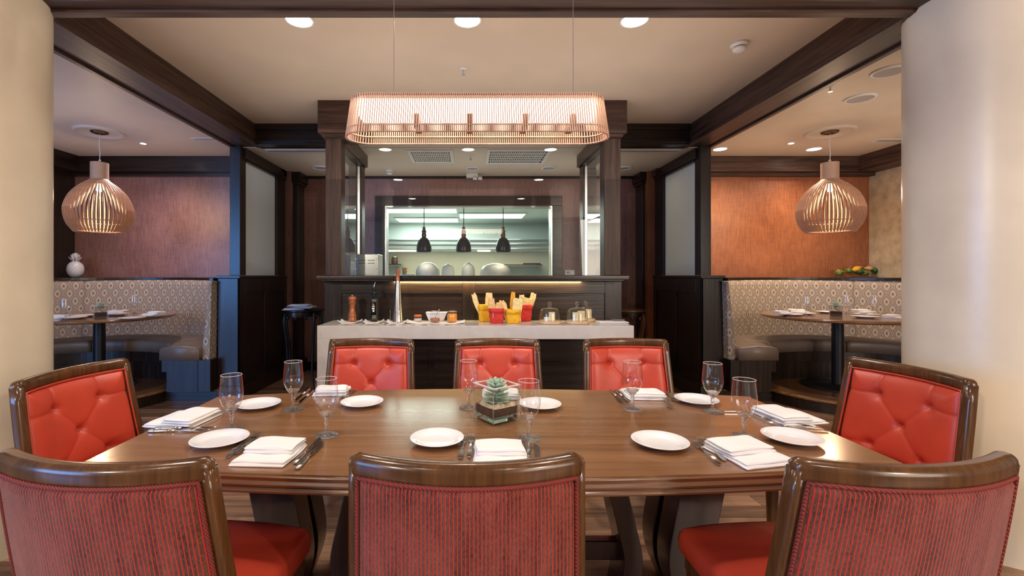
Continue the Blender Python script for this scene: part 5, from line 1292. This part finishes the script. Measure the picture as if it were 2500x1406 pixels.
# gourds
gm = {'green': paint('dark_green_gourd', (.06, .13, .03), .4, .2, 25, 0), 'striped': paint('striped_gourd', (.18, .24, .05), .4, .22, 30, 0), 'yellow': paint('yellow_gourd', (.75, .38, .03), .4, .08, 12, 0), 'tan': paint('tan_gourd', (.55, .32, .14), .5, .08, 12, 0)}
GD = [(2050, 665, .055, .11, 'striped', 1.4, 'long pale striped gourd at the left end of the heap'), (2072, 660, .058, .07, 'striped', .3, 'striped round gourd above the long one'), (2092, 656, .045, .13, 'yellow', 1.2, 'curved yellow gourd at the top of the heap'),
      (2098, 662, .070, .085, 'green', .2, 'dark green gourd in the middle of the heap'), (2120, 655, .060, .06, 'tan', .1, 'round tan gourd at the top of the heap'), (2112, 666, .045, .13, 'striped', 1.45, 'long green gourd lying in front of the heap'),
      (2135, 659, .055, .075, 'green', .8, 'dark green gourd right of the tan one'), (2146, 665, .045, .10, 'green', 1.3, 'long dark gourd at the right of the heap'), (2172, 667, .042, .055, 'green', 1.0, 'small dark gourd lying apart at the right')]
YG = 6.02
b = MB(); rs = random.Random(5)
for k in range(90):
    x0 = (2025+rs.random()*150-1145)*YG/FP; a = rs.uniform(-.6, .6); b.tube([(x0, YG-.02+rs.uniform(-.04, .05), H-.026+rs.random()*.05), (x0+.09*math.cos(a), YG-.02+rs.uniform(-.04,.05), H-.026+.03*abs(math.sin(a))+rs.random()*.02)], .0016, 3)
tag(b.build('straw_bedding', M['straw']), 'dry straw under the gourds on the right ledge', 'straw', kind='stuff')
for (px, py, r, L, mt, tl, lb) in GD:
    x = (px-1145)*YG/FP; z = H+(672-py)*YG/FP
    o = thing('gourd', lb, 'gourd', (x, YG, max(z, H-.03+r*.75)), group='heap of gourds on the right banquette ledge')
    Rm = Matrix.Rotation(tl, 4, 'Y'); r *= .8
    MB().lathe(prof2([(0,-L/2),(r*.6,-L*.44),(r,-L*.12),(r*.85,L*.14),(r*.42,L*.36),(r*.25,L*.46),(0,L*.5)], 4), 18, M=Rm).build('body', gm[mt], o, smooth=True)
    MB().tube([Rm@Vector((0,0,L*.48)), Rm@Vector((.004,0,L*.48+.02)), Rm@Vector((.014,0,L*.48+.032))], .006, 6).build('stalk', M['straw'], o)

# ------------------------------------------------------------------ small pieces move one level down, under the part that carries them
SUB = {'bulb': ('socket',), 'knob': ('head', 'glass_dome'), 'dome_rim': ('glass_dome',), 'label_lines': ('body',), 'label_spot': ('body',), 'label_block': ('body',),
       'cushion_piping': ('back_cushion',), 'piping': ('rear_panel',), 'cable_grip': ('cable',), 'indicator': ('bezel',), 'fabric_tab': ('bag_body',)}
for o in list(bpy.data.objects):
    k = o.name.split('.')[0]
    if k in SUB and o.parent is not None and o.parent.type == 'EMPTY':
        for s_ in o.parent.children:
            if s_ is not o and s_.name.split('.')[0] in SUB[k]: o.parent = s_; break
